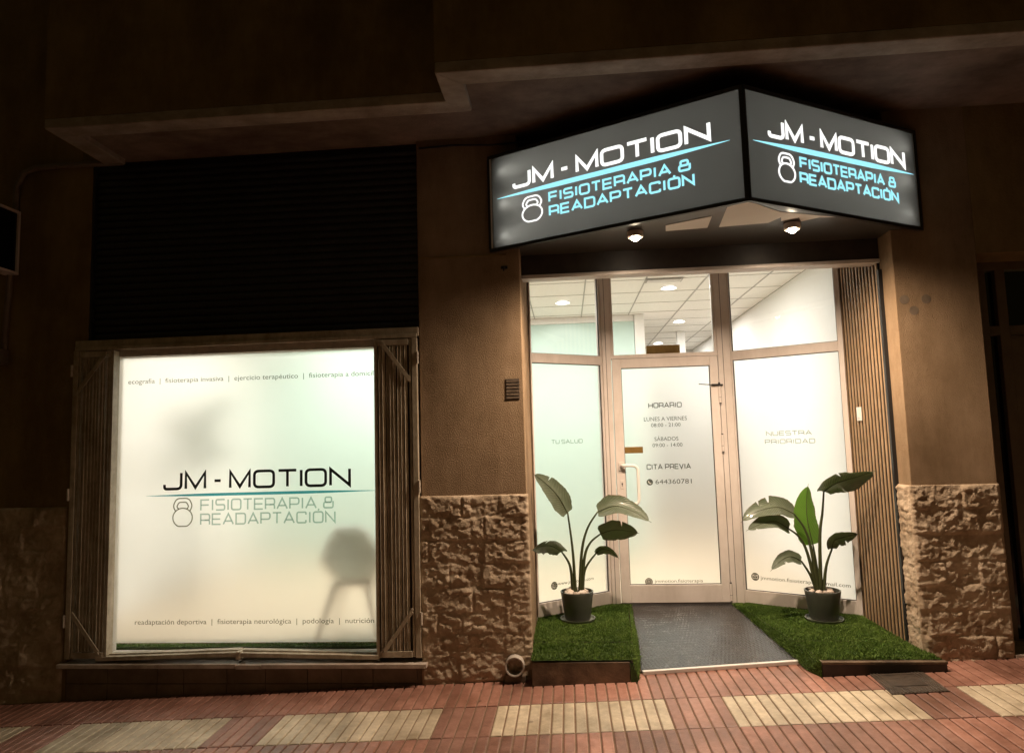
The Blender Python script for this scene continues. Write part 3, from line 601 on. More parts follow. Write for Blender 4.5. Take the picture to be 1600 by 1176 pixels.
mb = MB(); mb.tube([(1.435, YD - .040, 2.147), (1.37, YD - .048, 2.150), (1.335, YD - .052, 2.151)], .009, 10); mb.tube([(1.335, YD - .052, 2.151), (1.215, YD - .075, 2.160)], .004, 8); mb.tube([(1.402, YD - .045, 2.125), (1.402, YD - .045, 2.172)], .008, 8); mb.build('closer_rod', K['black'], dr, smooth=True)
MB().box(.44, 1.40, YD - .03, YD + .01, .196, .2115).build('bottom_seal', K['aludark'], dr)
tag(MB().box(.77, 1.08, 1.425, 1.445, 2.45, 2.545).build('card', K['brass'], bevel=.002), 'brown card standing inside on the transom above the door', 'card')
# slatted wood on the right cheek of the recess
sl = thing('slat_wall', 'vertical wooden slat cladding on the right side of the entrance recess', 'slat wall', (2.37, .56, .2))
MB().box(2.362, 2.375, .205, .93, .19, 3.234).build('backing', K['felt'], sl)
n = 13
for k in range(n):
    y = .225 + (.915 - .225) * k / (n - 1); MB().box(2.354, 2.3615, y - .0135, y + .0135, .19, 3.232).build('slat', K['wood'], sl, bevel=.002)
MB().box(2.348, 2.375, .172, .204, .19, 2.886).build('edge_profile', K['black'], sl)
db = thing('doorbell', 'small white push button plate fixed to the wooden slat wall', 'doorbell', (2.335, .686, 1.83))
MB().box(2.342, 2.3538, .648, .724, 1.775, 1.885).build('plate', K['white'], db, bevel=.003); MB().box(2.336, 2.3418, .672, .700, 1.80, 1.86).build('button', K['white'], db, bevel=.002)

# ------------------------------------------------------------------ turf covered steps, ramp with rubber mat, threshold
def in_poly(x, y, P):
    c = False
    for i in range(len(P)):
        (x1, y1), (x2, y2) = P[i], P[i - 1]
        if (y1 > y) != (y2 > y) and x < (x2 - x1) * (y - y1) / (y2 - y1) + x1: c = not c
    return c
def blades(quads, n, seed):
    """short plastic grass on a list of 3-D quads (corner points), scattered by area"""
    rg = random.Random(seed); mb = MB(); qs = [[Vector(p) for p in q] for q in quads]
    ar = [((q[1] - q[0]).cross(q[3] - q[0])).length for q in qs]; tot = sum(ar); vs = []; fs = []
    for q, a in zip(qs, ar):
        nn = ((q[1] - q[0]).cross(q[3] - q[0])).normalized(); up = (nn * .8 + Vector((0, 0, .6))).normalized()
        for _ in range(int(n * a / tot)):
            u, v = rg.random(), rg.random(); p = q[0] * (1 - u) * (1 - v) + q[1] * u * (1 - v) + q[2] * u * v + q[3] * (1 - u) * v
            cl = noise.noise(p * 9); g = noise.noise(p * 3.1 + Vector((9, 9, 9)))
            h = rg.uniform(.008, .017) * (1 + .5 * cl); an = rg.uniform(0, 2 * pi); w = rg.uniform(.0014, .0026)
            d = Vector((cos(an), sin(an), 0)) * w; ln = Vector((rg.gauss(.25 * g, .5), rg.gauss(-.25, .5), 0)) * h
            t = p + up * h + ln; m = p + up * h * .6 + ln * .35; b = len(vs)
            vs += [p - d, p + d, m + d * .8, m - d * .8, t]; fs += [(b, b + 1, b + 2, b + 3), (b + 3, b + 2, b + 4)]
    mb.add(vs, fs); return mb
def step(label, top, foot, front, nb, seed):
    """top: plan polygon at z .2 (first two points = front edge); foot: mat-side foot line"""
    t = thing('turf_step', label, 'grass step', (*top[0], .1), 'turf covered steps beside the entrance ramp')
    MB().prism(top, -.05, .185).build('base', K['kerb'], t)
    return t
ZT2 = .196
Lt = [(-.303, -.13), (.385, -.115), (.500, 1.345), (.33, 1.345), (-.303, .90)]
ls = thing('turf_step', 'low step covered in artificial grass left of the ramp, beside the drain pipe', 'grass step', (0, .4, .0), 'turf covered steps beside the ramp')
MB().prism([(-.300, -.10), (.370, -.09), (.47, 1.34), (.32, 1.34), (-.300, .90)], -.04, .178).build('base', K['kerb'], ls)
MB().box(-.300, .372, -.142, -.10, -.04, .168).build('front_board', K['kerb'], ls, bevel=.004)
ql = [[(-.303, -.145, .180), (.39, -.135, .180), (.425, .21, ZT2), (-.303, .21, ZT2)], [(-.303, .236, ZT2), (.425, .236, ZT2), (.462, .93, ZT2), (-.303, .93, ZT2)], [(-.303, .93, ZT2), (.462, .93, ZT2), (.50, 1.36, ZT2), (.33, 1.36, ZT2)],
      [(.39, -.14, .180), (.430, -.13, .02), (.478, .25, .08), (.425, .21, ZT2)], [(.425, .21, ZT2), (.478, .25, .08), (.522, 1.36, .19), (.50, 1.36, ZT2)], [(.372, -.150, .165), (.390, -.150, .165), (.428, -.145, .02), (.376, -.150, .02)]]
mb = MB()
for q in ql: mb.add(q, [(0, 1, 2, 3)])
lt = mb.build('turf', K['turf0'], ls); blades(ql, 36000, 5).build('turf_pile', K['turf1'], lt)
rs2 = thing('turf_step', 'long step covered in artificial grass right of the ramp, under the slat wall', 'grass step', (1.9, .4, .1), 'turf covered steps beside the ramp')
MB().prism([(1.65, -.12), (2.345, -.15), (2.345, .90), (2.28, .92), (1.56, 1.34), (1.47, 1.34)], -.02, .178).build('base', K['kerb'], rs2)
MB().box(1.625, 2.415, -.205, -.165, .05, .168).build('front_board', K['brown'], rs2, bevel=.004)
MB().box(1.622, 2.418, -.212, -.160, .1685, .186).build('edge_strip', K['kerb'], rs2, bevel=.003)
qr = [[(1.640, -.175, .190), (2.40, -.175, .190), (2.345, .19, ZT2), (1.585, .21, ZT2)], [(1.585, .236, ZT2), (2.345, .216, ZT2), (2.340, .91, ZT2), (1.50, .91, ZT2)], [(1.50, .91, ZT2), (2.340, .91, ZT2), (1.58, 1.35, ZT2), (1.432, 1.36, ZT2)],
      [(1.560, -.06, .095), (1.640, -.185, .185), (1.585, .215, ZT2), (1.53, .25, .115)], [(1.53, .25, .115), (1.585, .215, ZT2), (1.432, 1.36, ZT2), (1.408, 1.36, .19)], [(1.56, -.07, .09), (1.618, -.21, .085), (1.622, -.2, .175), (1.62, -.18, .185)]]
mb = MB()
for q in qr: mb.add(q, [(0, 1, 2, 3)])
rt_ = mb.build('turf', K['turf0'], rs2); blades(qr, 42000, 6).build('turf_pile', K['turf1'], rt_)
mt = thing('rubber_mat', 'dark ribbed rubber mat covering the ramp up to the door', 'mat', (1, .7, .1))
mb = MB(); nx, ny = 150, 190
for j in range(ny + 1):
    for i in range(nx + 1):
        a, b = i / nx, j / ny; xl, xr = .462 + (.520 - .462) * b, 1.572 + (1.42 - 1.572) * b
        x = xl + (xr - xl) * a; y = .004 + (.075 * a) * (1 - b) + (1.365 - .004) * b; z = (zg(x) + .022) * (1 - b) + .198 * b
        z += .0022 * noise.noise(Vector((x * 4, y * 4, 0))) * 2
        z += .0011 * ((i % 4 < 2) != ((j // 7) % 2 == 0))
        mb.v.append((x, y, z))
mb.f = [(j * (nx + 1) + i, j * (nx + 1) + i + 1, (j + 1) * (nx + 1) + i + 1, (j + 1) * (nx + 1) + i) for j in range(ny) for i in range(nx)]; mb.m = [0] * len(mb.f)
mb.build('ribbed_sheet', K['mat_'], mt)
mb = MB(); mb.prism([(.42, .02), (1.60, .09), (1.43, 1.37), (.50, 1.37)], -.03, .02); mb.v = [(x, y, z if z < 0 else ((zg(x) + .008) * (1 - y / 1.37) + .185 * y / 1.37)) for x, y, z in mb.v]; mb.build('ramp', K['ground'], mt)
ts = thing('threshold_strip', 'bright white metal strip screwed along the front of the ramp', 'threshold strip', (1, .03, .08))
fT = Frame((.468, -.018, zg(.468) + .012), (1.09, .075, .047), (0, 0, 1), (.07, -1, 0)); MB().obox(fT, 0, 1.095, -.012, .014, -.026, .006).build('strip', K['white'], ts, bevel=.003)
for s in (.14, .30, .46, .86, 1.02): MB().tube([fT.p(s, .0055, -.002), fT.p(s, .0085, -.002)], .006, 8).build('screw', K['aludark'], ts)

# ------------------------------------------------------------------ lit corner sign
sg = thing('lightbox_sign', 'grey wedge shaped lightbox sign with glowing white and cyan lettering on both faces', 'sign', (1.16, -.3, 3.12))
SA, SC, SB = Vector((-.53, 0, 0)), Vector((1.16, -.85, 0)), Vector((2.6, 0, 0)); Z0, Z1 = 3.125, 3.845
def sign_face(A, B, cols, par):
    u = (B - A).normalized(); L = (B - A).length; f = Frame(A, u, (0, 0, 1), u.cross(Vector((0, 0, 1))))
    p = MB().obox(f, .012, L - .012, Z0 + .012, Z1 - .012, -.004, 0).build('sign_face', K['film'], par)
    mb = MB(); mb.obox(f, 0, L, Z0 - .012, Z0 + .012, -.02, .008); mb.obox(f, 0, L, Z1 - .012, Z1 + .012, -.02, .008); mb.obox(f, -.004, .016, Z0 + .012, Z1 - .012, -.02, .008); mb.obox(f, L - .022, L + .002, Z0 + .012, Z1 - .012, -.02, .0085)
    mb.build('edge_frame', K['black'], par)
    c = cols
    mb = MB(); tech_text(mb, f, 'JM - MOTION', c['j0'], c['j1'], 3.553, .128, .024, gap=.28, space=.28, n1=.004, ig=.0); mb.build('logo_lettering', K['lit_white'], p)
    mb = MB(); swoosh(mb, f, c['w0'], c['w1'], 3.510, .034, slope=.012, n1=.004); mb.build('logo_swoosh', K['lit_cyan'], p)
    mb = MB(); tech_text(mb, f, 'FISIOTERAPIA &', c['f0'], c['f1'], 3.390, .078, .0145, gap=.36, space=.6, n1=.004); tech_text(mb, f, 'READAPTACIÓN', c['r0'], c['r1'], 3.288, .078, .0145, gap=.36, n1=.004); mb.build('logo_subtitle', K['lit_cyan'], p)
    mb = MB(); kettlebell(mb, f, c['k0'], c['k1'], 3.283, 3.468, .012, n1=.004); mb.build('kettlebell_emblem', K['lit_white'], p)
sign_face(SA, SC, dict(j0=.215, j1=1.685, w0=.075, w1=1.80, f0=.512, f1=1.548, r0=.512, r1=1.568, k0=.292, k1=.458), sg)
sign_face(SC, SB, dict(j0=.195, j1=1.535, w0=.062, w1=1.622, f0=.460, f1=1.410, r0=.452, r1=1.430, k0=.270, k1=.412), sg)
sof = MB().prism([(SA.x + .03, -.004), (SC.x, SC.y + .03), (SB.x - .03, -.004), (XQ - .003, -.004), (XQ - .003, .199), (XP + .003, .199), (XP + .003, -.004)], Z0 + .004, Z0 + .014).build('sign_soffit', K['soffit_metal'], sg)
MB().prism([(SA.x + .002, .0), (SA.x + .002, -.003), (SC.x, SC.y + .004), (SB.x - .002, -.003), (SB.x - .002, .0)], Z1 - .008, Z1 + .004).build('top_cover', K['black'], sg)
MB().prism([(SA.x + .01, -.012), (SB.x - .01, -.012), (SB.x - .01, -.002), (SA.x + .01, -.002)], Z0 + .009, Z1 - .003).build('back_panel', K['wallw'], sg)
for k, pts in enumerate(([(.72, -.40), (1.00, -.55), (1.02, -.30), (.74, -.27)], [(1.20, -.775), (1.16, -.80), (1.06, -.72), (1.10, -.30), (1.42, -.34), (1.50, -.50)], [(1.44, -.56), (1.50, -.36), (1.60, -.42), (1.64, -.33), (1.74, -.40), (1.86, -.385)])):
    MB().prism(pts, Z0 + .0005 + .0004 * k, Z0 + .003).build('paper_patch', K['wallw'], sof)
for z in (3.714, 3.465, 3.219): MB().tube([(-.42, -.026, z), (2.49, -.026, z)], .011, 10).build('led_tube', K['tube'], sg)
for x in (.525, 1.594):
    y = -.290; mb = MB(); mb.lathe([(.0, .003), (.054, .003), (.056, .001), (.056, -.036), (.047, -.040), (.044, -.036), (.044, -.03)], (x, y, Z0), 32); dl = mb.build('downlight', K['alu'], sg, smooth=True)
    mb = MB(); mb.blob((x, y, Z0 - .038), .031, .031, .027, 0, 0); mb.build('bulb', K['bulb'], dl, smooth='all'); MB().lathe([(.020, -.033), (.034, -.034), (.045, -.037)], (x, y, Z0), 32).build('reflector_bloom', K['reflector_bloom'], dl, smooth='all')  # ring around the bulb glows in its material, standing in for a halo
    ld = bpy.data.lights.new('downlight_beam', 'SPOT'); ld.energy = 250; ld.color = (1, .76, .55); ld.spot_size = rad(165); ld.spot_blend = .75; ld.shadow_soft_size = .025
    lo = bpy.data.objects.new('downlight_beam', ld); col.objects.link(lo); lo.parent = sg; lo.location = Vector((x, y, Z0 - .075)) - sg.location

# ------------------------------------------------------------------ plants
def leaf(mb, mid, hw, tilt, curl=.35, seed=0, fold=.25):
    """blade along a midrib: pointed oval, folded on the rib, drooping edges"""
    pts = [Vector(p) for p in mid]; N = 60; rg = random.Random(seed * 13 + 5); cuts = [(rg.uniform(.3, .8), rg.choice((-1, 1)), rg.uniform(.3, .75)) for _ in range(rg.choice((0, 1, 2)))]
    n = len(pts) - 1
    def cr(t):
        x = t * n; i = min(int(x), n - 1); k = x - i; p0, p1, p2, p3 = pts[max(i - 1, 0)], pts[i], pts[i + 1], pts[min(i + 2, n)]
        return .5 * ((2 * p1) + (p2 - p0) * k + (2 * p0 - 5 * p1 + 4 * p2 - p3) * k * k + (3 * p1 - p0 - 3 * p2 + p3) * k ** 3)
    C = [cr(i / N) for i in range(N + 1)]; K_ = 10; vs = []
    cam_d = Vector((0, 1, 0)); prev = None
    for i in range(N + 1):
        t = i / N; d = (C[min(i + 1, N)] - C[max(i - 1, 0)]).normalized()
        a = cam_d.cross(d)
        if a.length < .1: a = prev or Vector((0, 0, 1))
        a.normalize()
        if prev is not None and a.dot(prev) < 0: a = -a
        prev = a; b = d.cross(a).normalized()          # a: across in the picture, b: towards / away
        side = (a * cos(tilt) + b * sin(tilt)).normalized(); nor = d.cross(side).normalized()
        w = hw / max(.35, cos(tilt)) * max(0, sin(pi * min(1, t * 1.02 + .06) ** .75)) ** .62 if t < .985 else .002
        w *= 1 + .05 * noise.noise(Vector((t * 7, seed, 0)))
        for k in range(K_ + 1):
            s = (k / K_ - .5) * 2
            for ct, cs_, cd_ in cuts:
                if s * cs_ > 0 and abs(t - ct - .03 * abs(s)) < .012: s *= 1 - cd_
            s *= 1 + .12 * noise.noise(Vector((t * 6, seed, 4 * (s > 0)))) + .05 * noise.noise(Vector((t * 26, seed, 4 * (s > 0))))
            wob = .006 * noise.noise(Vector((t * 9, s * 2, seed * 3.3))) * abs(s)
            vs.append(C[i] + side * (w * s) + nor * (abs(s) * w * fold - s * s * w * curl + wob))
    fs = [(i * (K_ + 1) + k, i * (K_ + 1) + k + 1, (i + 1) * (K_ + 1) + k + 1, (i + 1) * (K_ + 1) + k) for i in range(N) for k in range(K_)]
    mb.add(vs, fs); mb.uv = [(i / N, k / K_) for i in range(N + 1) for k in range(K_ + 1)]; return C
def spline(pts, N=16):
    pts = [Vector(p) for p in pts]; n = len(pts) - 1; out = []
    for q in range(N + 1):
        x = q / N * n; i = min(int(x), n - 1); k = x - i; p0, p1, p2, p3 = pts[max(i - 1, 0)], pts[i], pts[i + 1], pts[min(i + 2, n)]
        out.append(.5 * ((2 * p1) + (p2 - p0) * k + (2 * p0 - 5 * p1 + 4 * p2 - p3) * k * k + (3 * p1 - p0 - 3 * p2 + p3) * k ** 3))
    return out
def strelitzia(label, c, leaves, tilts, kinds, z0=.2, rp=.137, hp=.225, group='potted plants flanking the door', name='potted_plant', stones=True):
    t = thing(name, label, 'potted plant', (c[0], c[1], z0), group); zz = z0 + .012
    mb = MB(); mb.lathe([(0, 0), (rp * .98, 0), (rp * 1.06, .022), (rp * 1.02, .022), (rp * .95, .008), (0, .008)], (c[0], c[1], z0), 44); mb.build('saucer', K['saucer'], t, smooth=True)
    pf = [(0, .0), (rp * .74, 0), (rp * .78, .012), (rp * .985, hp - .02), (rp, hp - .004), (rp * .99, hp), (rp * .93, hp), (rp * .92, hp - .03), (0, hp - .03)]
    mb = MB(); mb.lathe(pf, (c[0], c[1], zz), 48); po = mb.build('pot', K['pot' if stones else 'white'], t, smooth=True)
    mb = MB(); mb.lathe([(rp * .915, hp - .026), (rp * .5, hp - .018), (0, hp - .012)], (c[0], c[1], zz), 24); mb.build('soil', K['soil'], po, smooth='all')
    rg = random.Random(label)
    if stones:
        for k in range(8):
            a = 2 * pi * k / 8 + rg.uniform(-.25, .25); r = rp * rg.uniform(.45, .72); s = rg.uniform(.018, .031)
            mb = MB(); mb.blob((c[0] + r * cos(a), c[1] + r * sin(a), zz + hp - .010), s * rg.uniform(1, 1.5), s, s * .85, k, .6); mb.build('pebble', K['pebble' if k % 3 else 'marble'], po, smooth='all')
    for i, (st, mid, hw) in enumerate(leaves):
        hw *= 1.14
        sp = spline([(c[0] + (st[0][0] - c[0]) * .8, st[0][1], zz + hp - .05)] + st[1:] if False else [(st[0][0], st[0][1], zz + hp - .03)] + [tuple(p) for p in st[1:]])
        n = len(sp); rr = [(.0165 if name == 'potted_plant' else .012) * (1 - .72 * (k / (n - 1)) ** .6) + .002 for k in range(n)]
        mb = MB(); mb.tube(sp, rr, 10); so = mb.build('leaf_stem', K['stalk'], t, smooth='all')
        mb = MB(); C = leaf(mb, mid, hw, tilts[i][0], tilts[i][1], seed=i + len(label))
        lf = mb.build('leaf_blade', K[kinds[i]], so, smooth='all')
        mb = MB(); mb.tube(C[:-1], [.0048 * (1 - .75 * k / len(C)) for k in range(len(C) - 1)], 6)
        mb.build('leaf_rib', K['stalk'], so, smooth='all')
    return t
LEAVES_L = [([[0.022, 0.83, 0.424], [0.013, 0.793, 0.759], [-0.018, 0.755, 1.084]], [[-0.018, 0.755, 1.084], [-0.092, 0.68, 1.229], [-0.186, 0.605, 1.34], [-0.289, 0.53, 1.429]], 0.071), ([[0.059, 0.83, 0.423], [0.087, 0.817, 0.754], [0.142, 0.805, 0.949], [0.232, 0.793, 1.086]], [[0.232, 0.793, 1.086], [0.38, 0.755, 1.134], [0.531, 0.718, 1.083], [0.658, 0.68, 1.002]], 0.06), ([[0.075, 0.83, 0.423], [0.107, 0.82, 0.701], [0.159, 0.81, 0.828], [0.246, 0.8, 0.901]], [[0.246, 0.8, 0.901], [0.351, 0.77, 0.935], [0.464, 0.74, 0.931], [0.559, 0.71, 0.913]], 0.076), ([[0.001, 0.83, 0.424], [-0.013, 0.777, 0.643], [-0.077, 0.725, 0.772]], [[-0.077, 0.725, 0.772], [-0.156, 0.62, 0.836], [-0.235, 0.515, 0.853], [-0.312, 0.41, 0.836]], 0.06), ([[0.08, 0.83, 0.423], [0.108, 0.824, 0.606], [0.204, 0.817, 0.742]], [[0.204, 0.817, 0.742], [0.257, 0.805, 0.775], [0.325, 0.793, 0.76], [0.395, 0.78, 0.699]], 0.033)]
LEAVES_R = [([[1.983, 0.77, 0.391], [1.993, 0.74, 0.849], [2.02, 0.72, 1.053], [2.034, 0.7, 1.217]], [[2.034, 0.7, 1.217], [2.095, 0.6, 1.288], [2.21, 0.49, 1.341], [2.305, 0.36, 1.394]], 0.088), ([[1.968, 0.77, 0.391], [1.964, 0.774, 0.616], [1.948, 0.777, 0.793]], [[1.948, 0.777, 0.793], [1.922, 0.785, 0.971], [1.924, 0.793, 1.125], [1.952, 0.8, 1.278]], 0.087), ([[1.963, 0.77, 0.391], [1.927, 0.758, 0.746], [1.88, 0.745, 0.926], [1.799, 0.732, 1.046]], [[1.799, 0.732, 1.046], [1.665, 0.695, 1.103], [1.488, 0.657, 1.075], [1.349, 0.62, 0.997]], 0.06), ([[1.953, 0.77, 0.391], [1.898, 0.753, 0.707], [1.837, 0.737, 0.852], [1.752, 0.72, 0.926]], [[1.752, 0.72, 0.926], [1.636, 0.67, 0.995], [1.497, 0.62, 0.979], [1.377, 0.57, 0.938]], 0.049), ([[2.002, 0.77, 0.391], [2.033, 0.758, 0.619], [2.083, 0.745, 0.761]], [[2.083, 0.745, 0.761], [2.099, 0.72, 0.83], [2.18, 0.695, 0.862], [2.275, 0.67, 0.889]], 0.06), ([[1.958, 0.77, 0.391], [1.903, 0.751, 0.556], [1.834, 0.732, 0.671]], [[1.834, 0.732, 0.671], [1.74, 0.695, 0.714], [1.642, 0.657, 0.682], [1.558, 0.62, 0.616]], 0.038)]
strelitzia('potted plant with five arching dark leaves, standing left of the door', (.035, .83), LEAVES_L, [(.5, .3), (-.75, .5), (.35, .3), (-.6, .5), (.5, .4)], ['leaf'] * 5)
strelitzia('potted plant with six leaves, one upright and bright green, standing right of the door', (1.995, .77), LEAVES_R, [(.55, .45), (.15, -.15), (.7, .5), (.65, .5), (.5, .4), (.6, .4)], ['leaf', 'leaf2', 'leaf', 'leaf', 'leaf', 'leaf'])
# behind the shop window: a leafy plant and a shell chair, seen only as blurred shapes
IP = [([(-3.46, .95, .5), (-3.47, .95, 1.2), (-3.42, .95, 1.70)], [(-3.42, .95, 1.70), (-3.34, .92, 1.92), (-3.18, .86, 2.05), (-2.98, .82, 2.0)], .10),
      ([(-3.5, .95, .5), (-3.52, .97, 1.3), (-3.58, .98, 1.75)], [(-3.58, .98, 1.75), (-3.66, .96, 1.98), (-3.76, .93, 2.1), (-3.86, .9, 2.05)], .08),
      ([(-3.44, .95, .5), (-3.42, .9, 1.0), (-3.34, .85, 1.45)], [(-3.34, .85, 1.45), (-3.22, .8, 1.6), (-3.1, .75, 1.62), (-2.98, .72, 1.5)], .07),
      ([(-3.5, .95, .5), (-3.55, .95, 1.0), (-3.62, .9, 1.4)], [(-3.62, .9, 1.4), (-3.68, .85, 1.55), (-3.78, .8, 1.6), (-3.9, .75, 1.5)], .08),
      ([(-3.47, .95, .5), (-3.46, .95, 1.0), (-3.47, .95, 1.5)], [(-3.47, .95, 1.5), (-3.48, .93, 1.7), (-3.5, .9, 1.85), (-3.5, .85, 1.95)], .08)]
IP = [([(x * 1.17 + .12, y + 1.0, z) for x, y, z in a], [(x * 1.17 + .12, y + 1.0, z * 1.1 - .1) for x, y, z in b], w * .8) for a, b, w in IP]
strelitzia('tall blurred plant behind the left side of the frosted shop window', (-3.95, 1.95), IP, [(.3, .3)] * 5, ['leaf'] * 5, z0=.19, rp=.13, hp=.25, group=None, name='indoor_plant', stones=False)
ch = thing('shell_chair', 'pale shell chair with splayed wooden legs, blurred behind the right of the shop window', 'chair', (-1.72, .58, .19))
mb = MB(); N, Mm = 36, 14; cx, cy = -1.775, .60
for i in range(Mm + 1):
    t = i / Mm
    for k in range(N):
        a = 2 * pi * k / N; back = .5 - .5 * sin(a)                     # 1 at the window side, where the back rises
        r = .285 * min(1, (t * 1.5) ** .6) * (1 - .34 * max(0, (t - .5) / .5) ** 2.2); h = .58 + .17 * t + (max(0, t - .35) / .65) ** 1.2 * (.0 + .31 * min(1, back * 1.1) ** 1.3)
        mb.v.append((cx + r * cos(a) * 1.02, cy + r * sin(a) * .95 - .03 * t, h))
mb.f = [(i * N + k, i * N + (k + 1) % N, (i + 1) * N + (k + 1) % N, (i + 1) * N + k) for i in range(Mm) for k in range(N)]; mb.m = [0] * len(mb.f)
so = mb.build('seat_shell', K['shell'], ch, smooth='all'); sd = so.modifiers.new('thick', 'SOLIDIFY'); sd.thickness = .012
for sx in (-1, 1):
    for sy in (-1, 1): MB().tube([(cx + sx * .12, cy + sy * .11, .60), (cx + sx * .245, cy + sy * .21, .19)], [.021, .013], 10).build('leg', K['beech'], ch, smooth='all')
MB().box(cx - .15, cx + .15, cy - .13, cy + .13, .572, .592).build('seat_frame', K['beech'], ch)
lg = [[(-4.1, .32, .192), (-1.1, .32, .192), (-1.1, .55, .192), (-4.1, .55, .192)]]
t = thing('turf_runner', 'strip of artificial grass on the floor just behind the shop window', 'artificial grass', (-2.5, .4, .19))
mb = MB(); mb.box(-4.1, -1.1, .204, .275, .101, .183); rn = mb.build('backing', K['turf0'], t); blades([[(-4.1, .205, .184), (-1.1, .205, .184), (-1.1, .27, .184), (-4.1, .27, .184)]], 5000, 8).build('pile', K['turf1'], t)

# ------------------------------------------------------------------ small things on the walls and the pavement
dp = thing('drain_pipe', 'short grey drain pipe sticking out of the stone at the foot of the pillar', 'drain pipe', (-.435, -.06, .125))
mb = MB(); mb.lathe([(.055, .12), (.055, 0), (.058, -.002), (.066, -.002), (.068, 0), (.068, .12)], n=36); mb.v = [(-.425 + p[0], -.085 + p[2], .118 + p[1]) for p in mb.v]; mb.build('pipe', K['pvc'], dp, smooth=True)
mb = MB(); mb.add([(-.425 + .055 * cos(2 * pi * k / 24), .0, .118 + .055 * sin(2 * pi * k / 24)) for k in range(24)], [tuple(range(24))]); mb.build('pipe_mouth', K['felt'], dp)
MB().box(-.50, -.35, -.055, .0, -.03, .052).build('mortar_bed', K['skirt'], dp, bevel=.01)
pq = thing('vent_grille', 'small rust brown louvred plate on the pillar beside the glass', 'vent', (-.389, -.01, 2.07))
MB().box(-.440, -.338, -.003, -.0005, 1.995, 2.150).build('plate', K['cast'], pq, bevel=.002)
for k in range(6): MB().box(-.436, -.342, -.0055, -.0031, 2.003 + .0245 * k, 2.017 + .0245 * k).build('louvre', K['kerb'], pq, bevel=.001)
hk = MB(); hk.tube([(-.425, .0, 2.99), (-.425, -.035, 2.99), (-.428, -.04, 2.975), (-.428, -.04, 2.955)], .006, 8); hk.box(-.450, -.402, -.006, -.0005, 2.980, 3.002)
tag(hk.build('wall_hook', K['black']), 'small black metal hook on the pillar below the lit sign', 'hook')
ac = thing('access_cover', 'ribbed cast iron utility cover set in the pavement before the right grass step', 'utility cover', (2.08, -.33, .11))
def gz(pts, dz): return [(x, y, zg(x) + dz) for x, y in pts]
mb = MB(); A_ = [(1.905, -.555), (2.245, -.545), (2.262, -.12), (1.925, -.125)]; mb.add(gz(A_, -.01) + gz(A_, .005), [(3, 2, 1, 0), (4, 5, 6, 7), (0, 1, 5, 4), (1, 2, 6, 5), (2, 3, 7, 6), (3, 0, 4, 7)]); mb.build('cover_plate', K['cast'], ac)
mb = MB()
for k in range(15):
    x = 1.925 + .0215 * k; y0, y1 = -.545, -.13
    for a, b in (((y0, -.46), (-.21, y1)) if 3 <= k <= 11 else ((y0, y1),)): mb.v += gz([(x - .006, a), (x + .006, a), (x + .006, b), (x - .006, b)], .0055) + gz([(x - .004, a), (x + .004, a), (x + .004, b), (x - .004, b)], .009); n0 = len(mb.v) - 8; mb.f += [(n0 + 4, n0 + 5, n0 + 6, n0 + 7)] + [(n0 + i, n0 + (i + 1) % 4, n0 + 4 + (i + 1) % 4, n0 + 4 + i) for i in range(4)]; mb.m += [0] * 5
for a, b, c, d in ((1.985, 2.18, -.44, -.425), (1.985, 2.18, -.245, -.23)): mb.add(gz([(a, c), (b, c), (b, d), (a, d)], .009), [(0, 1, 2, 3)])
rg = random.Random(4)
for k in range(26):
    x, y = rg.uniform(2.0, 2.17), rg.uniform(-.41, -.26); s = rg.uniform(.004, .012); mb.add(gz([(x - s, y - .004), (x + s, y), (x + s * .5, y + .008), (x - s, y + .005)], .0085), [(0, 1, 2, 3)])
mb.build('cover_rib', K['cast'], ac)
lc = MB(); lc.tube([(-4.40, -.02, 2.5), (-4.345, -.025, 3.60), (-4.34, -.025, 3.84), (-4.28, -.025, 3.95), (-4.18, -.025, 3.985), (-4.0, -.025, 3.99), (-3.45, -.025, 3.985)], .022, 12)
tag(lc.build('wall_conduit', K['darkframe'], smooth='all'), 'dark cable conduit bending along the top of the wall at far left', 'conduit')
lb = MB(); lb.box(-4.47, -4.37, -.07, -.0, 2.40, 2.52); tag(lb.build('junction_box', K['darkframe'], bevel=.008), 'small dark junction box on the wall beneath the projecting sign', 'junction box')
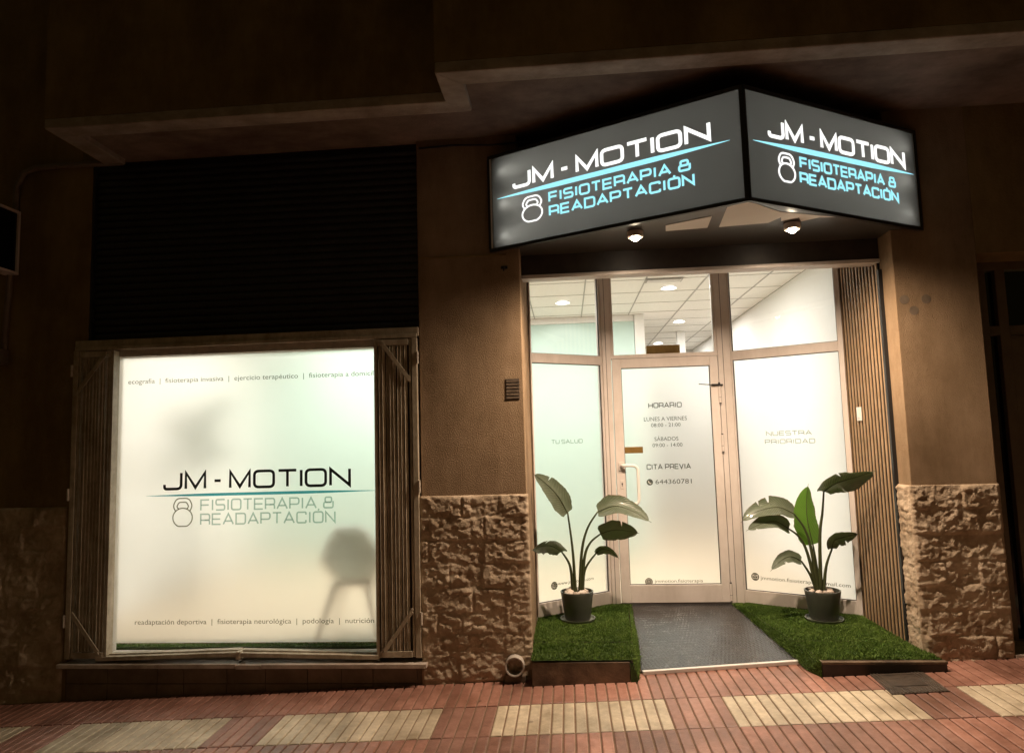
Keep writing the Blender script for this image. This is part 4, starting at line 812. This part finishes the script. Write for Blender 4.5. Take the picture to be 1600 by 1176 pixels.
tb = MB(); tb.tube([(-1.06, -.012, 3.955), (-.8, -.014, 3.962), (-.5, -.016, 3.945), (-.2, -.02, 3.95), (.2, -.03, 3.93)], .008, 8)
tag(tb.build('cable', K['black'], smooth='all'), 'thin black cable running under the overhang to the lit sign', 'cable')
ns = thing('projecting_sign', 'unlit black box sign projecting from the wall at the far left edge', 'sign', (-4.3, -.4, 3.1))
MB().box(-4.40, -4.315, -.95, -.03, 3.135, 3.61).build('sign_panel', K['darkglass'], ns)
mb = MB(); mb.box(-4.41, -4.30, -.97, -.02, 3.115, 3.135); mb.box(-4.41, -4.30, -.97, -.02, 3.61, 3.63); mb.box(-4.41, -4.30, -.04, -.02, 3.135, 3.61); mb.build('sign_frame', K['alu'], ns)
MB().box(-4.37, -4.34, -.02, .0, 3.2, 3.55).build('bracket', K['black'], ns)
# the neighbour's unlit door on the right
nd = thing('neighbour_door', 'dark unlit glazed door with brown frame right of the right pillar', 'door', (3.6, .33, .16))
mb = MB(); mb.box(XE, 4.4, .30, .40, 2.87, 2.95); mb.box(XE, 3.175, .30, .40, .16, 2.87); mb.box(3.245, 3.315, .30, .40, .16, 2.87); mb.box(3.315, 4.4, .30, .40, 2.375, 2.445); mb.box(3.175, 3.245, .30, .40, 2.375, 2.445); mb.build('frame', K['darkframe'], nd, bevel=.004)
mb = MB(); mb.box(3.32, 3.42, .31, .36, .17, 2.37); mb.box(3.42, 4.35, .31, .36, 1.50, 1.60); mb.box(3.42, 4.35, .31, .36, .17, .35); mb.box(3.42, 4.35, .31, .36, 2.29, 2.37); mb.build('leaf_frame', K['darkframe'], nd, bevel=.004)
mb = MB(); mb.box(3.175, 3.245, .345, .355, .17, 2.86); mb.box(3.315, 4.4, .345, .355, 2.45, 2.86); mb.box(3.42, 4.35, .345, .355, .35, 2.29); mb.build('glass_pane', K['darkglass'], nd)
mb = MB(); mb.tube([(3.36, .31, 1.46), (3.36, .25, 1.46), (3.47, .25, 1.46)], .011, 10); mb.build('handle', K['black'], nd, smooth='all')
MB().box(XE + .002, 4.4, -.02, .3, -.2, .17).build('door_step', K['marble'], nd, bevel=.004)
